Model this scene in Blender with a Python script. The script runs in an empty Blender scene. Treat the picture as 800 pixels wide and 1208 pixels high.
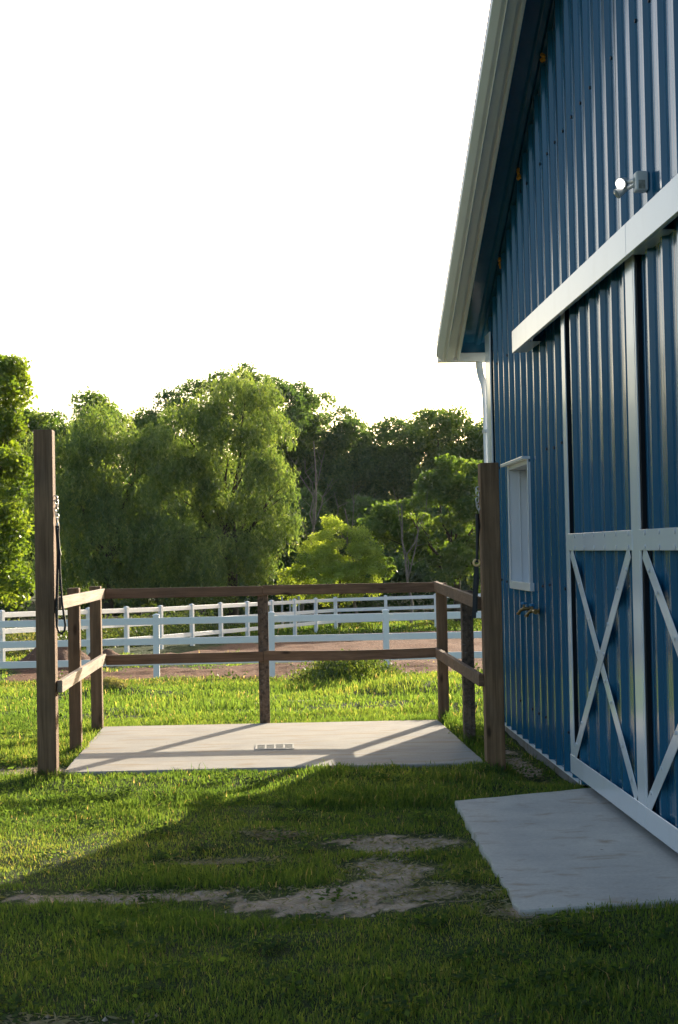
import bpy, bmesh, math, random
import numpy as np
from mathutils import Vector, Matrix
R = math.radians
random.seed(7)
RNG = np.random.default_rng(11)
SC = bpy.context.scene
COL = SC.collection

# ------------------------------------------------------------------ camera
CAM_H = 1.55
F_PX, CXP, CYP = 1790.0, 400.0, 604.0           # focal length and centre in photo pixels (800 x 1208)
def camera_axes():
    y = np.array([332.0 - CXP, 650.0 - CYP, F_PX]); y /= np.linalg.norm(y)
    u = np.array([-math.tan(R(1.15)), -1.0, 0.0]); u[2] = -(u[0]*y[0] + u[1]*y[1]) / y[2]
    z = u / np.linalg.norm(u)
    x = np.cross(y, z)
    if x[0] < 0: x = -x
    return np.array([x, y, z])
M = camera_axes()
cam = bpy.data.cameras.new('camera')
cam.sensor_fit = 'VERTICAL'; cam.sensor_height = 24.0; cam.lens = F_PX / 1208.0 * 24.0
cam.clip_start = 0.1; cam.clip_end = 6000
camo = bpy.data.objects.new('camera', cam); COL.objects.link(camo)
ax, up, bk = M @ np.array([1, 0, 0]), M @ np.array([0, -1, 0]), M @ np.array([0, 0, -1])
camo.matrix_world = Matrix(((ax[0], up[0], bk[0], 0), (ax[1], up[1], bk[1], 0), (ax[2], up[2], bk[2], CAM_H), (0, 0, 0, 1)))
SC.camera = camo

# ------------------------------------------------------------------ sky and sun
SUN_AZ, SUN_EL = R(26.0), R(15.5)
world = bpy.data.worlds.new('World'); SC.world = world; world.use_nodes = True
nt = world.node_tree
sky = nt.nodes.new('ShaderNodeTexSky'); sky.sky_type = 'NISHITA'; sky.sun_disc = False
sky.sun_elevation = SUN_EL; sky.sun_rotation = SUN_AZ; sky.air_density = 1.0; sky.dust_density = 3.0; sky.ozone_density = 1.0
nt.links.new(sky.outputs[0], nt.nodes['Background'].inputs[0]); nt.nodes['Background'].inputs[1].default_value = 0.128
sl = bpy.data.lights.new('sun', 'SUN'); sl.energy = 5.0; sl.angle = R(0.5); sl.color = (1.0, 0.88, 0.70)
so = bpy.data.objects.new('sun', sl); COL.objects.link(so)
sd = Vector((math.sin(SUN_AZ)*math.cos(SUN_EL), math.cos(SUN_AZ)*math.cos(SUN_EL), math.sin(SUN_EL)))
so.rotation_euler = sd.to_track_quat('Z', 'Y').to_euler(); so.location = (20, 40, 30)
SC.view_settings.view_transform = 'Standard'; SC.view_settings.look = 'None'
SC.view_settings.exposure = 1.12; SC.view_settings.gamma = 1.0
SC.cycles.max_bounces = 8; SC.cycles.transparent_max_bounces = 8

# ------------------------------------------------------------------ materials
def mat(name):
    m = bpy.data.materials.new(name); m.use_nodes = True
    n = m.node_tree; b = n.nodes['Principled BSDF']
    return m, n, b
def node(n, t, **kw):
    o = n.nodes.new(t)
    for k, v in kw.items(): setattr(o, k, v)
    return o
def coords(n, scale=(1, 1, 1), which='Object'):
    tc = node(n, 'ShaderNodeTexCoord'); mp = node(n, 'ShaderNodeMapping')
    mp.inputs['Scale'].default_value = scale
    n.links.new(tc.outputs[which], mp.inputs['Vector'])
    return mp.outputs[0]
def noise(n, vec, scale, detail=4, rough=0.6, dist=0.0):
    t = node(n, 'ShaderNodeTexNoise'); t.inputs['Scale'].default_value = scale
    t.inputs['Detail'].default_value = detail; t.inputs['Roughness'].default_value = rough; t.inputs['Distortion'].default_value = dist
    n.links.new(vec, t.inputs['Vector'])
    return t.outputs['Fac']
def ramp(n, fac, stops):
    r = node(n, 'ShaderNodeValToRGB')
    while len(r.color_ramp.elements) < len(stops): r.color_ramp.elements.new(0.5)
    for e, (p, c) in zip(r.color_ramp.elements, stops):
        e.position = p; e.color = (c[0], c[1], c[2], 1) if len(c) == 3 else c
    n.links.new(fac, r.inputs[0])
    return r.outputs[0]
def mix(n, fac, a, b, mode='MIX'):
    m = node(n, 'ShaderNodeMix', data_type='RGBA', blend_type=mode)
    for s, v in ((m.inputs['Factor'], fac), (m.inputs[6], a), (m.inputs[7], b)):
        if hasattr(v, 'is_linked'): n.links.new(v, s)
        elif isinstance(v, (int, float)): s.default_value = v
        else: s.default_value = (v[0], v[1], v[2], 1)
    return m.outputs[2]
def bump(n, b, h, strength, dist):
    bp = node(n, 'ShaderNodeBump'); bp.inputs['Strength'].default_value = strength; bp.inputs['Distance'].default_value = dist
    n.links.new(h, bp.inputs['Height']); n.links.new(bp.outputs[0], b.inputs['Normal'])

def simple(name, col, rough=0.5, metal=0.0, var=0.12, scale=6.0, spec=0.5):
    m, n, b = mat(name)
    v = coords(n)
    f = noise(n, v, scale, 5)
    c = mix(n, 1.0, col, ramp(n, f, [(0.3, (1-var,)*3), (0.7, (1+var,)*3)]), 'MULTIPLY')
    n.links.new(c, b.inputs['Base Color'])
    b.inputs['Roughness'].default_value = rough; b.inputs['Metallic'].default_value = metal
    b.inputs['Specular IOR Level'].default_value = spec
    return m

def wood(name, axis, dark, light, mottled=False):
    m, n, b = mat(name)
    sc = [34.0, 34.0, 34.0]; sc[axis] = 1.6
    v = coords(n, tuple(sc))
    g = noise(n, v, 1.0, 7, 0.62, 0.6)
    sc2 = [160.0]*3; sc2[axis] = 4.0
    g2 = noise(n, coords(n, tuple(sc2)), 1.0, 3, 0.6)
    c = ramp(n, g, [(0.28, dark), (0.5, tuple((a+b_)/2 for a, b_ in zip(dark, light))), (0.72, light)])
    c = mix(n, 0.5, c, ramp(n, g2, [(0.3, (0.62, 0.6, 0.58)), (0.62, (1.1, 1.1, 1.1))]), 'MULTIPLY')
    w = noise(n, coords(n), 2.3, 4, 0.6)
    c = mix(n, 1.0, c, ramp(n, w, [(0.3, (0.74, 0.76, 0.8)), (0.7, (1.12, 1.08, 1.02))]), 'MULTIPLY')
    # knots
    ks = [7.0]*3; ks[axis] = 2.6
    vo = node(n, 'ShaderNodeTexVoronoi'); vo.inputs['Scale'].default_value = 1.0
    n.links.new(coords(n, tuple(ks)), vo.inputs['Vector'])
    c = mix(n, ramp(n, vo.outputs['Distance'], [(0.06, (0.85,)*3), (0.15, (0,)*3)]), c, tuple(d*0.35 for d in dark))
    if mottled:
        q = noise(n, coords(n), 30.0, 5, 0.7)
        c = mix(n, ramp(n, q, [(0.44, (0,)*3), (0.62, (0.85,)*3)]), c, (0.045, 0.033, 0.025))
        q2 = noise(n, coords(n), 46.0, 4, 0.7)
        c = mix(n, ramp(n, q2, [(0.58, (0,)*3), (0.68, (0.7,)*3)]), c, (0.26, 0.23, 0.2))
    n.links.new(c, b.inputs['Base Color'])
    b.inputs['Roughness'].default_value = 0.82; b.inputs['Specular IOR Level'].default_value = 0.25
    bump(n, b, g2, 0.35, 0.004)
    return m
WD, WL = (0.135, 0.076, 0.040), (0.33, 0.205, 0.118)
M_WOOD_Z = wood('weathered_post_wood', 2, WD, WL)
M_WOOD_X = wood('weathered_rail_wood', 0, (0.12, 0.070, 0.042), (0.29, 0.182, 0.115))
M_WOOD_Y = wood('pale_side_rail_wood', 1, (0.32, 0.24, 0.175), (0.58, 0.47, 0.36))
M_WOOD_OLD = wood('mottled_old_wood', 2, (0.11, 0.072, 0.048), (0.27, 0.19, 0.135), True)

def blue_paint():
    m, n, b = mat('blue_painted_steel')
    f = noise(n, coords(n, (1, 1, 0.25)), 3.0, 5, 0.6)
    c = mix(n, 1.0, (0.018, 0.112, 0.205), ramp(n, f, [(0.3, (0.9,)*3), (0.7, (1.1,)*3)]), 'MULTIPLY')
    s = noise(n, coords(n, (24, 24, 1.3)), 1.0, 5, 0.65)          # faint dust runs
    c = mix(n, ramp(n, s, [(0.55, (0,)*3), (0.8, (0.06,)*3)]), c, (0.25, 0.27, 0.28))
    n.links.new(c, b.inputs['Base Color'])
    n.links.new(ramp(n, s, [(0.3, (0.13,)*3), (0.8, (0.22,)*3)]), b.inputs['Roughness'])
    b.inputs['Specular IOR Level'].default_value = 0.5
    w = noise(n, coords(n, (1, 3.0, 0.8)), 1.6, 2, 0.5)           # oil canning
    bump(n, b, w, 0.25, 0.02)
    return m
M_BLUE = blue_paint()
def white_paint(name, col, rough, dirt):
    m, n, b = mat(name)
    f = noise(n, coords(n, (1, 1, 0.4)), 5.0, 6, 0.65)
    c = mix(n, ramp(n, f, [(0.5, (0,)*3), (0.85, (dirt,)*3)]), col, (0.38, 0.34, 0.28))
    n.links.new(c, b.inputs['Base Color']); b.inputs['Roughness'].default_value = rough
    b.inputs['Specular IOR Level'].default_value = 0.6
    bump(n, b, noise(n, coords(n), 2.5, 2), 0.12, 0.01)
    return m
M_TRIM = white_paint('white_painted_trim', (0.72, 0.745, 0.77), 0.16, 0.2)
M_FASCIA = white_paint('off_white_fascia', (0.86, 0.84, 0.79), 0.4, 0.15)
M_VINYL = white_paint('white_vinyl', (0.90, 0.885, 0.86), 0.4, 0.15)
M_BLACK = simple('black_strap', (0.012, 0.012, 0.013), 0.55, 0, 0.2, 30)
M_GAP_TRACK = simple('dark_door_gap_and_track', (0.008, 0.010, 0.014), 0.7, 0, 0.2, 10, 0.2)  # near-black stands in for shade in the door trim gaps; also colours the track
M_CHAIN = simple('galvanised_chain', (0.62, 0.62, 0.60), 0.35, 1.0, 0.15, 40)
M_BRASS = simple('brass', (0.30, 0.20, 0.08), 0.45, 1.0, 0.3, 40)
M_GOLD = simple('polished_brass', (0.75, 0.55, 0.25), 0.3, 0.8, 0.1, 40)
M_TEAL = simple('blue_valve_handle', (0.02, 0.22, 0.45), 0.45, 0, 0.1, 20)
M_LAMPBODY = simple('lamp_housing', (0.60, 0.60, 0.57), 0.4, 0, 0.08, 12)
M_ORANGE = simple('orange_foam', (0.62, 0.27, 0.03), 0.85, 0, 0.25, 40)
M_DARKWOOD = simple('dark_fence_wood', (0.045, 0.035, 0.028), 0.85, 0, 0.3, 3)
M_STAKE = simple('pale_stake', (0.45, 0.44, 0.42), 0.6, 0, 0.2, 8)
M_BARK = simple('bark', (0.07, 0.052, 0.038), 0.95, 0, 0.35, 5)
M_DEADBARK = simple('dead_grey_bark', (0.20, 0.17, 0.14), 0.95, 0, 0.3, 5)
M_SCREW = simple('dark_screw', (0.03, 0.035, 0.045), 0.5, 0.5, 0.1, 10)
M_BOLT = simple('pale_bolt', (0.58, 0.60, 0.63), 0.35, 0.0, 0.1, 10)
M_SLOT = simple('drain_hollow', (0.27, 0.265, 0.22), 0.95, 0, 0.4, 60)
M_GRATE = simple('drain_grate', (0.40, 0.38, 0.33), 0.8, 0, 0.25, 30)
m, n, b = mat('lit_lamp_lens'); b.inputs['Base Color'].default_value = (1, 1, 1, 1)
b.inputs['Emission Color'].default_value = (1.0, 0.93, 0.85, 1); b.inputs['Emission Strength'].default_value = 3.0
M_LENS = m
m, n, b = mat('unlit_lamp_lens'); b.inputs['Base Color'].default_value = (0.35, 0.36, 0.36, 1); b.inputs['Roughness'].default_value = 0.1
M_LENS_OFF = m
m, n, b = mat('window_glass'); b.inputs['Base Color'].default_value = (0.05, 0.06, 0.07, 1); b.inputs['Roughness'].default_value = 0.06
M_GLASS = m

def concrete(name, base, stain, broom=0.55, sscale=(1.3, 5.5, 1), lo=0.50):
    m, n, b = mat(name)
    v = coords(n)
    br = noise(n, coords(n, (2.2, 90, 1)), 1.0, 3, 0.6)            # broom strokes
    f = noise(n, v, 2.2, 6, 0.6); g = noise(n, v, 55.0, 3, 0.7)
    c = mix(n, 1.0, base, ramp(n, f, [(0.25, (0.80, 0.80, 0.82)), (0.75, (1.14, 1.13, 1.10))]), 'MULTIPLY')
    c = mix(n, broom, c, ramp(n, br, [(0.3, (0.80,)*3), (0.7, (1.12,)*3)]), 'MULTIPLY')
    c = mix(n, 0.6, c, ramp(n, g, [(0.3, (0.82,)*3), (0.65, (1.08,)*3)]), 'MULTIPLY')
    s = noise(n, coords(n, sscale), 1.7, 6, 0.62, 0.4)
    c = mix(n, ramp(n, s, [(lo, (0,)*3), (lo + 0.18, (0.8,)*3)]), c, stain)
    vo = node(n, 'ShaderNodeTexVoronoi'); vo.inputs['Scale'].default_value = 5.0; n.links.new(v, vo.inputs['Vector'])
    c = mix(n, ramp(n, vo.outputs['Distance'], [(0.03, (0.7,)*3), (0.06, (0,)*3)]), c, (0.09, 0.06, 0.04))
    n.links.new(c, b.inputs['Base Color']); b.inputs['Roughness'].default_value = 0.88; b.inputs['Specular IOR Level'].default_value = 0.3
    bump(n, b, br, 0.25, 0.004)
    return m
M_CONC = concrete('broomed_concrete', (0.39, 0.36, 0.31), (0.31, 0.235, 0.15))
M_PAD = concrete('door_pad_concrete', (0.53, 0.495, 0.44), (0.34, 0.245, 0.165), 0.22, (2.4, 3.6, 1), 0.54)
M_CURB = concrete('foundation_concrete', (0.30, 0.28, 0.26), (0.20, 0.15, 0.10))

def ground_mat():
    m, n, b = mat('lawn_and_soil')
    v = coords(n)
    a = node(n, 'ShaderNodeAttribute', attribute_name='dirt')
    f1 = noise(n, v, 14.0, 6, 0.7); f2 = noise(n, v, 1.1, 5, 0.6); f3 = noise(n, v, 70.0, 3, 0.7)
    soil = ramp(n, f1, [(0.25, (0.33, 0.235, 0.155)), (0.5, (0.50, 0.38, 0.275)), (0.75, (0.64, 0.515, 0.39))])
    soil = mix(n, 0.7, soil, ramp(n, f3, [(0.3, (0.7,)*3), (0.65, (1.12,)*3)]), 'MULTIPLY')
    arena = ramp(n, f1, [(0.3, (0.10, 0.046, 0.027)), (0.5, (0.19, 0.095, 0.056)), (0.7, (0.28, 0.155, 0.095))])
    a2 = node(n, 'ShaderNodeAttribute', attribute_name='arena')
    soil = mix(n, a2.outputs['Fac'], soil, arena)
    thatch = ramp(n, f2, [(0.3, (0.035, 0.055, 0.016)), (0.55, (0.055, 0.075, 0.022)), (0.75, (0.10, 0.10, 0.04))])
    thatch = mix(n, 0.8, thatch, ramp(n, f3, [(0.3, (0.55,)*3), (0.7, (1.3,)*3)]), 'MULTIPLY')
    mx = node(n, 'ShaderNodeMath', operation='ADD'); mm = node(n, 'ShaderNodeMath', operation='MULTIPLY_ADD')
    f4 = noise(n, v, 30.0, 5, 0.75)
    n.links.new(f4, mm.inputs[0]); mm.inputs[1].default_value = 1.5; mm.inputs[2].default_value = -0.75
    n.links.new(a.outputs['Fac'], mx.inputs[0]); n.links.new(mm.outputs[0], mx.inputs[1])
    n.links.new(mix(n, ramp(n, mx.outputs[0], [(0.22, (0,)*3), (0.72, (1,)*3)]), thatch, soil), b.inputs['Base Color'])
    b.inputs['Roughness'].default_value = 0.95; b.inputs['Specular IOR Level'].default_value = 0.15
    bump(n, b, f1, 0.9, 0.05)
    return m
M_GROUND = ground_mat()
def mound_mat():
    m, n, b = mat('mounded_soil')
    f1 = noise(n, coords(n), 4.0, 7, 0.7)
    n.links.new(ramp(n, f1, [(0.3, (0.12, 0.058, 0.034)), (0.7, (0.25, 0.135, 0.08))]), b.inputs['Base Color'])
    b.inputs['Roughness'].default_value = 1.0; bump(n, b, f1, 1.0, 0.15)
    return m
M_MOUND = mound_mat()

def leaf_mat(name, stops, trans=0.5, tcol=None, gloss=0.45, gw=0.035):
    """leaf colour from a per-leaf random tint; light passes through the blade"""
    m, n, b = mat(name)
    n.nodes.remove(b); out = n.nodes['Material Output']
    a = node(n, 'ShaderNodeAttribute', attribute_name='tint')
    c = ramp(n, a.outputs['Fac'], stops)
    d = node(n, 'ShaderNodeBsdfDiffuse'); n.links.new(c, d.inputs[0])
    t = node(n, 'ShaderNodeBsdfTranslucent')
    n.links.new(mix(n, 1.0, c, tcol or (1.5, 1.5, 0.7), 'MULTIPLY'), t.inputs[0])
    s = node(n, 'ShaderNodeMixShader'); s.inputs[0].default_value = trans
    n.links.new(d.outputs[0], s.inputs[1]); n.links.new(t.outputs[0], s.inputs[2])
    g = node(n, 'ShaderNodeBsdfGlossy'); g.inputs['Roughness'].default_value = gloss
    g.inputs[0].default_value = (1, 1, 1, 1)
    s2 = node(n, 'ShaderNodeMixShader'); s2.inputs[0].default_value = gw
    n.links.new(s.outputs[0], s2.inputs[1]); n.links.new(g.outputs[0], s2.inputs[2])
    n.links.new(s2.outputs[0], out.inputs[0])
    return m
M_GRASS = leaf_mat('grass_blades', [(0.0, (0.032, 0.078, 0.022)), (0.5, (0.072, 0.138, 0.034)), (0.8, (0.14, 0.19, 0.055)), (0.90, (0.20, 0.19, 0.09)), (1.0, (0.30, 0.27, 0.18))], 0.68, (2.95, 2.3, 1.0), 0.6, 0.012)
M_WILLOW = leaf_mat('willow_leaves', [(0.0, (0.060, 0.11, 0.034)), (0.6, (0.118, 0.18, 0.054)), (1.0, (0.20, 0.25, 0.085))], 0.56, (2.5, 2.25, 0.95))
M_LEAF_DARK = leaf_mat('dark_broad_leaves', [(0.0, (0.032, 0.07, 0.022)), (0.6, (0.066, 0.12, 0.036)), (1.0, (0.115, 0.165, 0.052))], 0.56, (2.5, 2.3, 1.0))
M_LEAF_MID = leaf_mat('mid_broad_leaves', [(0.0, (0.042, 0.09, 0.022)), (0.6, (0.092, 0.155, 0.037)), (1.0, (0.16, 0.215, 0.06))], 0.56, (2.5, 2.25, 0.8))
M_LEAF_BRIGHT = leaf_mat('bright_young_leaves', [(0.0, (0.11, 0.165, 0.025)), (0.6, (0.20, 0.27, 0.04)), (1.0, (0.30, 0.34, 0.07))], 0.62, (2.0, 1.85, 0.5))
M_LEAF_LEFT = leaf_mat('left_tree_leaves', [(0.0, (0.06, 0.11, 0.02)), (0.6, (0.12, 0.185, 0.03)), (1.0, (0.20, 0.25, 0.055))], 0.56, (2.3, 2.1, 0.6))
M_LIME = leaf_mat('lime_bush_leaves', [(0.0, (0.15, 0.215, 0.038)), (0.6, (0.26, 0.345, 0.07)), (1.0, (0.36, 0.42, 0.12))], 0.62, (2.1, 1.9, 0.7))
M_WEED = leaf_mat('weed_leaves', [(0.0, (0.05, 0.09, 0.02)), (0.6, (0.12, 0.15, 0.04)), (1.0, (0.30, 0.26, 0.12))], 0.45)

# ------------------------------------------------------------------ object helpers
def link(name, data, parent=None):
    o = bpy.data.objects.new(name, data); COL.objects.link(o)
    if parent: o.parent = parent
    return o
def thing(name, label, cat, group=None):
    o = link(name, None); o.empty_display_size = 0.2
    return tag(o, label, cat, group)
def tag(o, label=None, cat=None, group=None, kind=None):
    if label: o['label'] = label
    if cat: o['category'] = cat
    if group: o['group'] = group
    if kind: o['kind'] = kind
    return o
def bevel(o, w=0.004, seg=2):
    md = o.modifiers.new('bevel', 'BEVEL'); md.width = w; md.segments = seg; md.limit_method = 'ANGLE'
    return o
class MB:
    def __init__(s): s.v = []; s.f = []; s.sm = []
    def add(s, vs, fs, smooth=False):
        k = len(s.v); s.v += [tuple(p) for p in vs]
        for f in fs: s.f.append(tuple(i + k for i in f)); s.sm.append(smooth)
        return s
    def box(s, a, c):
        (x0, y0, z0), (x1, y1, z1) = a, c
        vs = [(x0,y0,z0),(x1,y0,z0),(x1,y1,z0),(x0,y1,z0),(x0,y0,z1),(x1,y0,z1),(x1,y1,z1),(x0,y1,z1)]
        return s.add(vs, [(0,3,2,1),(4,5,6,7),(0,1,5,4),(1,2,6,5),(2,3,7,6),(3,0,4,7)])
    def beam(s, p, q, w, h, up=(0, 0, 1), nseg=1, sag=0.0):
        """rectangular beam from p to q; w across, h along up"""
        p, q = Vector(p), Vector(q); d = (q - p).normalized(); u = Vector(up)
        r = d.cross(u).normalized(); u = r.cross(d).normalized()
        vs = []; fs = []
        for i in range(nseg + 1):
            t = i / nseg; c = p.lerp(q, t) - u * sag * 4 * t * (1 - t)
            vs += [c - r*w/2 - u*h/2, c + r*w/2 - u*h/2, c + r*w/2 + u*h/2, c - r*w/2 + u*h/2]
        for i in range(nseg):
            k = 4*i
            for j in range(4): fs.append((k+j, k+(j+1) % 4, k+4+(j+1) % 4, k+4+j))
        fs += [(3, 2, 1, 0), (4*nseg, 4*nseg+1, 4*nseg+2, 4*nseg+3)]
        return s.add(vs, [f[::-1] for f in fs])
    def tube(s, pts, rads, n=8, cap=True):
        pts = [Vector(p) for p in pts]
        if not hasattr(rads, '__len__'): rads = [rads]*len(pts)
        vs = []; ref = None
        for i, p in enumerate(pts):
            d = (pts[min(i+1, len(pts)-1)] - pts[max(i-1, 0)]).normalized()
            if ref is None: ref = d.orthogonal().normalized()
            ref = (ref - d * ref.dot(d)).normalized(); b2 = d.cross(ref)
            for j in range(n):
                a = 2*math.pi*j/n; vs.append(p + (ref*math.cos(a) + b2*math.sin(a))*rads[i])
        fs = []
        for i in range(len(pts)-1):
            for j in range(n): fs.append((i*n+j, i*n+(j+1) % n, (i+1)*n+(j+1) % n, (i+1)*n+j))
        s.add(vs, fs, True)
        if cap:
            s.add(vs[:n], [tuple(range(n))[::-1]]); s.add(vs[-n:], [tuple(range(n))])
        return s
    def torus(s, c, a1, a2, R1, r, n=16, k=6, stretch=1.0):
        c, a1, a2 = Vector(c), Vector(a1).normalized(), Vector(a2).normalized(); a3 = a1.cross(a2)
        vs, fs = [], []
        for i in range(n):
            t = 2*math.pi*i/n; d = a1*math.cos(t) + a2*math.sin(t)
            o = c + a1*math.cos(t)*R1 + a2*math.sin(t)*R1*stretch
            for j in range(k):
                p = 2*math.pi*j/k; vs.append(o + d*math.cos(p)*r + a3*math.sin(p)*r)
        for i in range(n):
            for j in range(k):
                fs.append((i*k+j, ((i+1) % n)*k+j, ((i+1) % n)*k+(j+1) % k, i*k+(j+1) % k))
        return s.add(vs, fs, True)
    def disc(s, c, d, r, h, n=12):
        d = Vector(d).normalized(); c = Vector(c); return s.tube([c, c + d*h], r, n)
    def mesh(s, name, m):
        me = bpy.data.meshes.new(name); me.from_pydata(s.v, [], s.f)
        me.polygons.foreach_set('use_smooth', s.sm)
        me.materials.append(m); me.update()
        return me
    def build(s, name, m, parent=None): return link(name, s.mesh(name, m), parent)

def soup(name, V, tint, m, parent=None, faces4=None, faces3=None):
    """a mesh straight from numpy arrays: V (n,3), quads and triangles, one tint per vertex"""
    me = bpy.data.meshes.new(name)
    q = faces4 if faces4 is not None else np.zeros((0, 4), np.int32); t = faces3 if faces3 is not None else np.zeros((0, 3), np.int32)
    me.vertices.add(len(V)); me.vertices.foreach_set('co', V.astype(np.float32).ravel())
    loops = np.concatenate([q.ravel(), t.ravel()]).astype(np.int32)
    me.loops.add(len(loops)); me.loops.foreach_set('vertex_index', loops)
    npoly = len(q) + len(t); me.polygons.add(npoly)
    st = np.concatenate([np.arange(len(q))*4, len(q)*4 + np.arange(len(t))*3]).astype(np.int32)
    me.polygons.foreach_set('loop_start', st)
    at = me.attributes.new('tint', 'FLOAT', 'POINT'); at.data.foreach_set('value', tint.astype(np.float32))
    me.materials.append(m); me.update(calc_edges=True)
    return link(name, me, parent)

# ------------------------------------------------------------------ terrain functions
GRID = RNG.random((256, 256))
def vnoise(x, y, s):
    x = np.asarray(x, float)*s + 57.3; y = np.asarray(y, float)*s + 91.7
    xi = np.floor(x).astype(int); yi = np.floor(y).astype(int); fx = x - xi; fy = y - yi
    fx = fx*fx*(3-2*fx); fy = fy*fy*(3-2*fy); g = lambda a, b_: GRID[a % 256, b_ % 256]
    return (g(xi, yi)*(1-fx) + g(xi+1, yi)*fx)*(1-fy) + (g(xi, yi+1)*(1-fx) + g(xi+1, yi+1)*fx)*fy
def sstep(a, b_, x):
    t = np.clip((np.asarray(x, float) - a)/(b_ - a), 0, 1); return t*t*(3-2*t)
A0, AD = np.array([-7.70, 42.0]), np.array([0.373, 0.902])      # the far fence's start and heading
def side_of_A(x, y):                                             # metres to the paddock side of the far fence
    return (x - A0[0])*AD[1]/np.hypot(*AD) - (y - A0[1])*AD[0]/np.hypot(*AD)
def height(x, y):
    x = np.asarray(x, float); y = np.asarray(y, float)
    z = np.interp(y, [-50, 13.9, 16, 22, 32, 42, 64, 80, 3000], [-0.035, -0.035, -0.09, -0.46, -1.12, -1.43, -1.96, -2.1, -2.1])
    z = z + (vnoise(x, y, 1.3) - 0.5)*0.05*sstep(4, 9, y) + (vnoise(x, y, 5.0) - 0.5)*0.022
    z = z + (vnoise(x, y, 0.35) - 0.5)*0.22*sstep(15, 26, y)*(1 - sstep(28, 32, y))
    z = z + 0.022*np.exp(-((y - 6.4)/0.35)**2)*sstep(0.3, 0.8, x) + 0.02*np.exp(-((y - 10.8)/0.4)**2)*(1 - sstep(1.3, 1.6, x))
    z = z - 0.085*sstep(1.45, 1.75, x)*sstep(9.9, 10.6, y)*(1 - sstep(14.5, 16, y))
    z = z + ((vnoise(x, y*2.2, 0.9) - 0.5)*0.13 + (vnoise(x, y*2, 2.6) - 0.5)*0.08)*sstep(29, 31, y)*(1 - sstep(60, 64, y))
    z = z + 0.30*np.exp(-((x - 0.95)/0.75)**2 - ((y - 22.3)/1.1)**2) + 0.16*np.exp(-((x - 1.6)/0.9)**2 - ((y - 18.5)/0.8)**2)
    z = z + 0.12*np.exp(-((x + 2.3)/0.6)**2 - ((y - 20.2)/0.7)**2)
    return z
PATCH = [(0.20, 6.92, 0.46, 0.25), (0.72, 6.97, 0.20, 0.13), (0.62, 8.25, 0.30, 0.15), (0.50, 7.55, 0.17, 0.24), (-0.80, 7.15, 0.48, 0.09),
         (-0.95, 5.15, 0.30, 0.10), (-1.95, 11.35, 0.55, 0.16), (-0.07, 8.5, 0.13, 0.06), (1.80, 11.6, 0.09, 0.9), (0.2, 17.2, 0.7, 0.12), (0.98, 6.55, 0.10, 0.16), (-0.35, 7.9, 0.2, 0.05), (-3.0, 24, 0.6, 0.3), (2.6, 22.5, 0.6, 0.3)]
def dirt(x, y, grow=1.0, wob=1.3):
    x = np.asarray(x, float); y = np.asarray(y, float)
    w = 0.38*vnoise(x, y*1.3, 4.5) + 0.30*vnoise(x, y*1.5, 11.0) + 0.32*vnoise(x, y*1.5, 27.0) - 0.5
    d = np.zeros_like(x)
    for cx, cy, rx, ry in PATCH:
        d = np.maximum(d, np.exp(-0.75*(((x - cx)/(rx*grow))**2 + ((y - cy)/(ry*grow))**2)))
    d = sstep(0.38, 0.68, d + w*wob*(d > 0.02))
    return np.maximum(d, arena(x, y))
def arena(x, y):
    w = (vnoise(x, y, 0.8) - 0.5)*2.0 + (vnoise(x, y, 3.0) - 0.5)*0.8
    a = sstep(29.3, 30.6, y + w*0.6 - np.clip(x, 0, 3)*0.8)*(1 - sstep(62.5, 64.0, y + w*0.6))
    a = a*sstep(0.9, 2.4, side_of_A(x, y) + w*0.5)*(1 - 0.85*sstep(0.52, 0.64, vnoise(x*0.6, y*0.35, 0.5))*(1 - sstep(-0.5, 0.8, x)))
    strip = sstep(36.5, 38, y + w)*(1 - sstep(43.5, 45, y + w))*(1 - sstep(-2.2, -0.6, x + w*0.4))   # grass left inside the paddock
    return a*(1 - strip)

# ------------------------------------------------------------------ ground sheet
def build_ground():
    xs = np.unique(np.concatenate([np.arange(-4, 3.001, 0.06), np.arange(-14, 14.01, 0.3), np.linspace(-60, 60, 41), [-3000, -1200, -400, -150, 150, 400, 1200, 3000]]).round(4))
    ys = np.unique(np.concatenate([np.arange(4, 16, 0.06), np.arange(16, 40, 0.18), np.arange(40, 72, 0.5), np.linspace(-30, 130, 41), [-600, -150, 200, 400, 1000, 4000]]).round(4))
    gx, gy = np.meshgrid(xs, ys); nx, ny = len(xs), len(ys)
    V = np.stack([gx.ravel(), gy.ravel(), height(gx.ravel(), gy.ravel())], 1)
    sx, sy = V[:, 0], V[:, 1]
    under = ((sx > -1.7) & (sx < 1.5) & (sy > 10.85) & (sy < 13.9)) | ((sx > 0.96) & (sx < 2.0) & (sy > 6.4) & (sy < 9.75)) | (sx > 1.99) & (sx < 14) & (sy > 1.9) & (sy < 14.1)
    inner = ((sx > -1.55) & (sx < 1.36) & (sy > 11.0) & (sy < 13.65)) | ((sx > 1.06) & (sy > 6.7) & (sy < 9.5) & (sx < 2))
    V[under, 2] = np.minimum(V[under, 2], -0.03); V[inner, 2] = -0.10
    i = np.arange(nx*ny).reshape(ny, nx)
    q = np.stack([i[:-1, :-1].ravel(), i[:-1, 1:].ravel(), i[1:, 1:].ravel(), i[1:, :-1].ravel()], 1)
    d = dirt(sx, sy)
    o = soup('ground', V, d, M_GROUND, None, q)
    me = o.data
    for nm, vals in (('dirt', d), ('arena', sstep(26, 29, sy))):
        at = me.attributes.new(nm, 'FLOAT', 'POINT'); at.data.foreach_set('value', vals.astype(np.float32))
    me.polygons.foreach_set('use_smooth', np.ones(len(q), bool))
    tag(o, 'mown lawn with bare dirt patches sloping down to the white fences', kind='structure')
build_ground()

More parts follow.
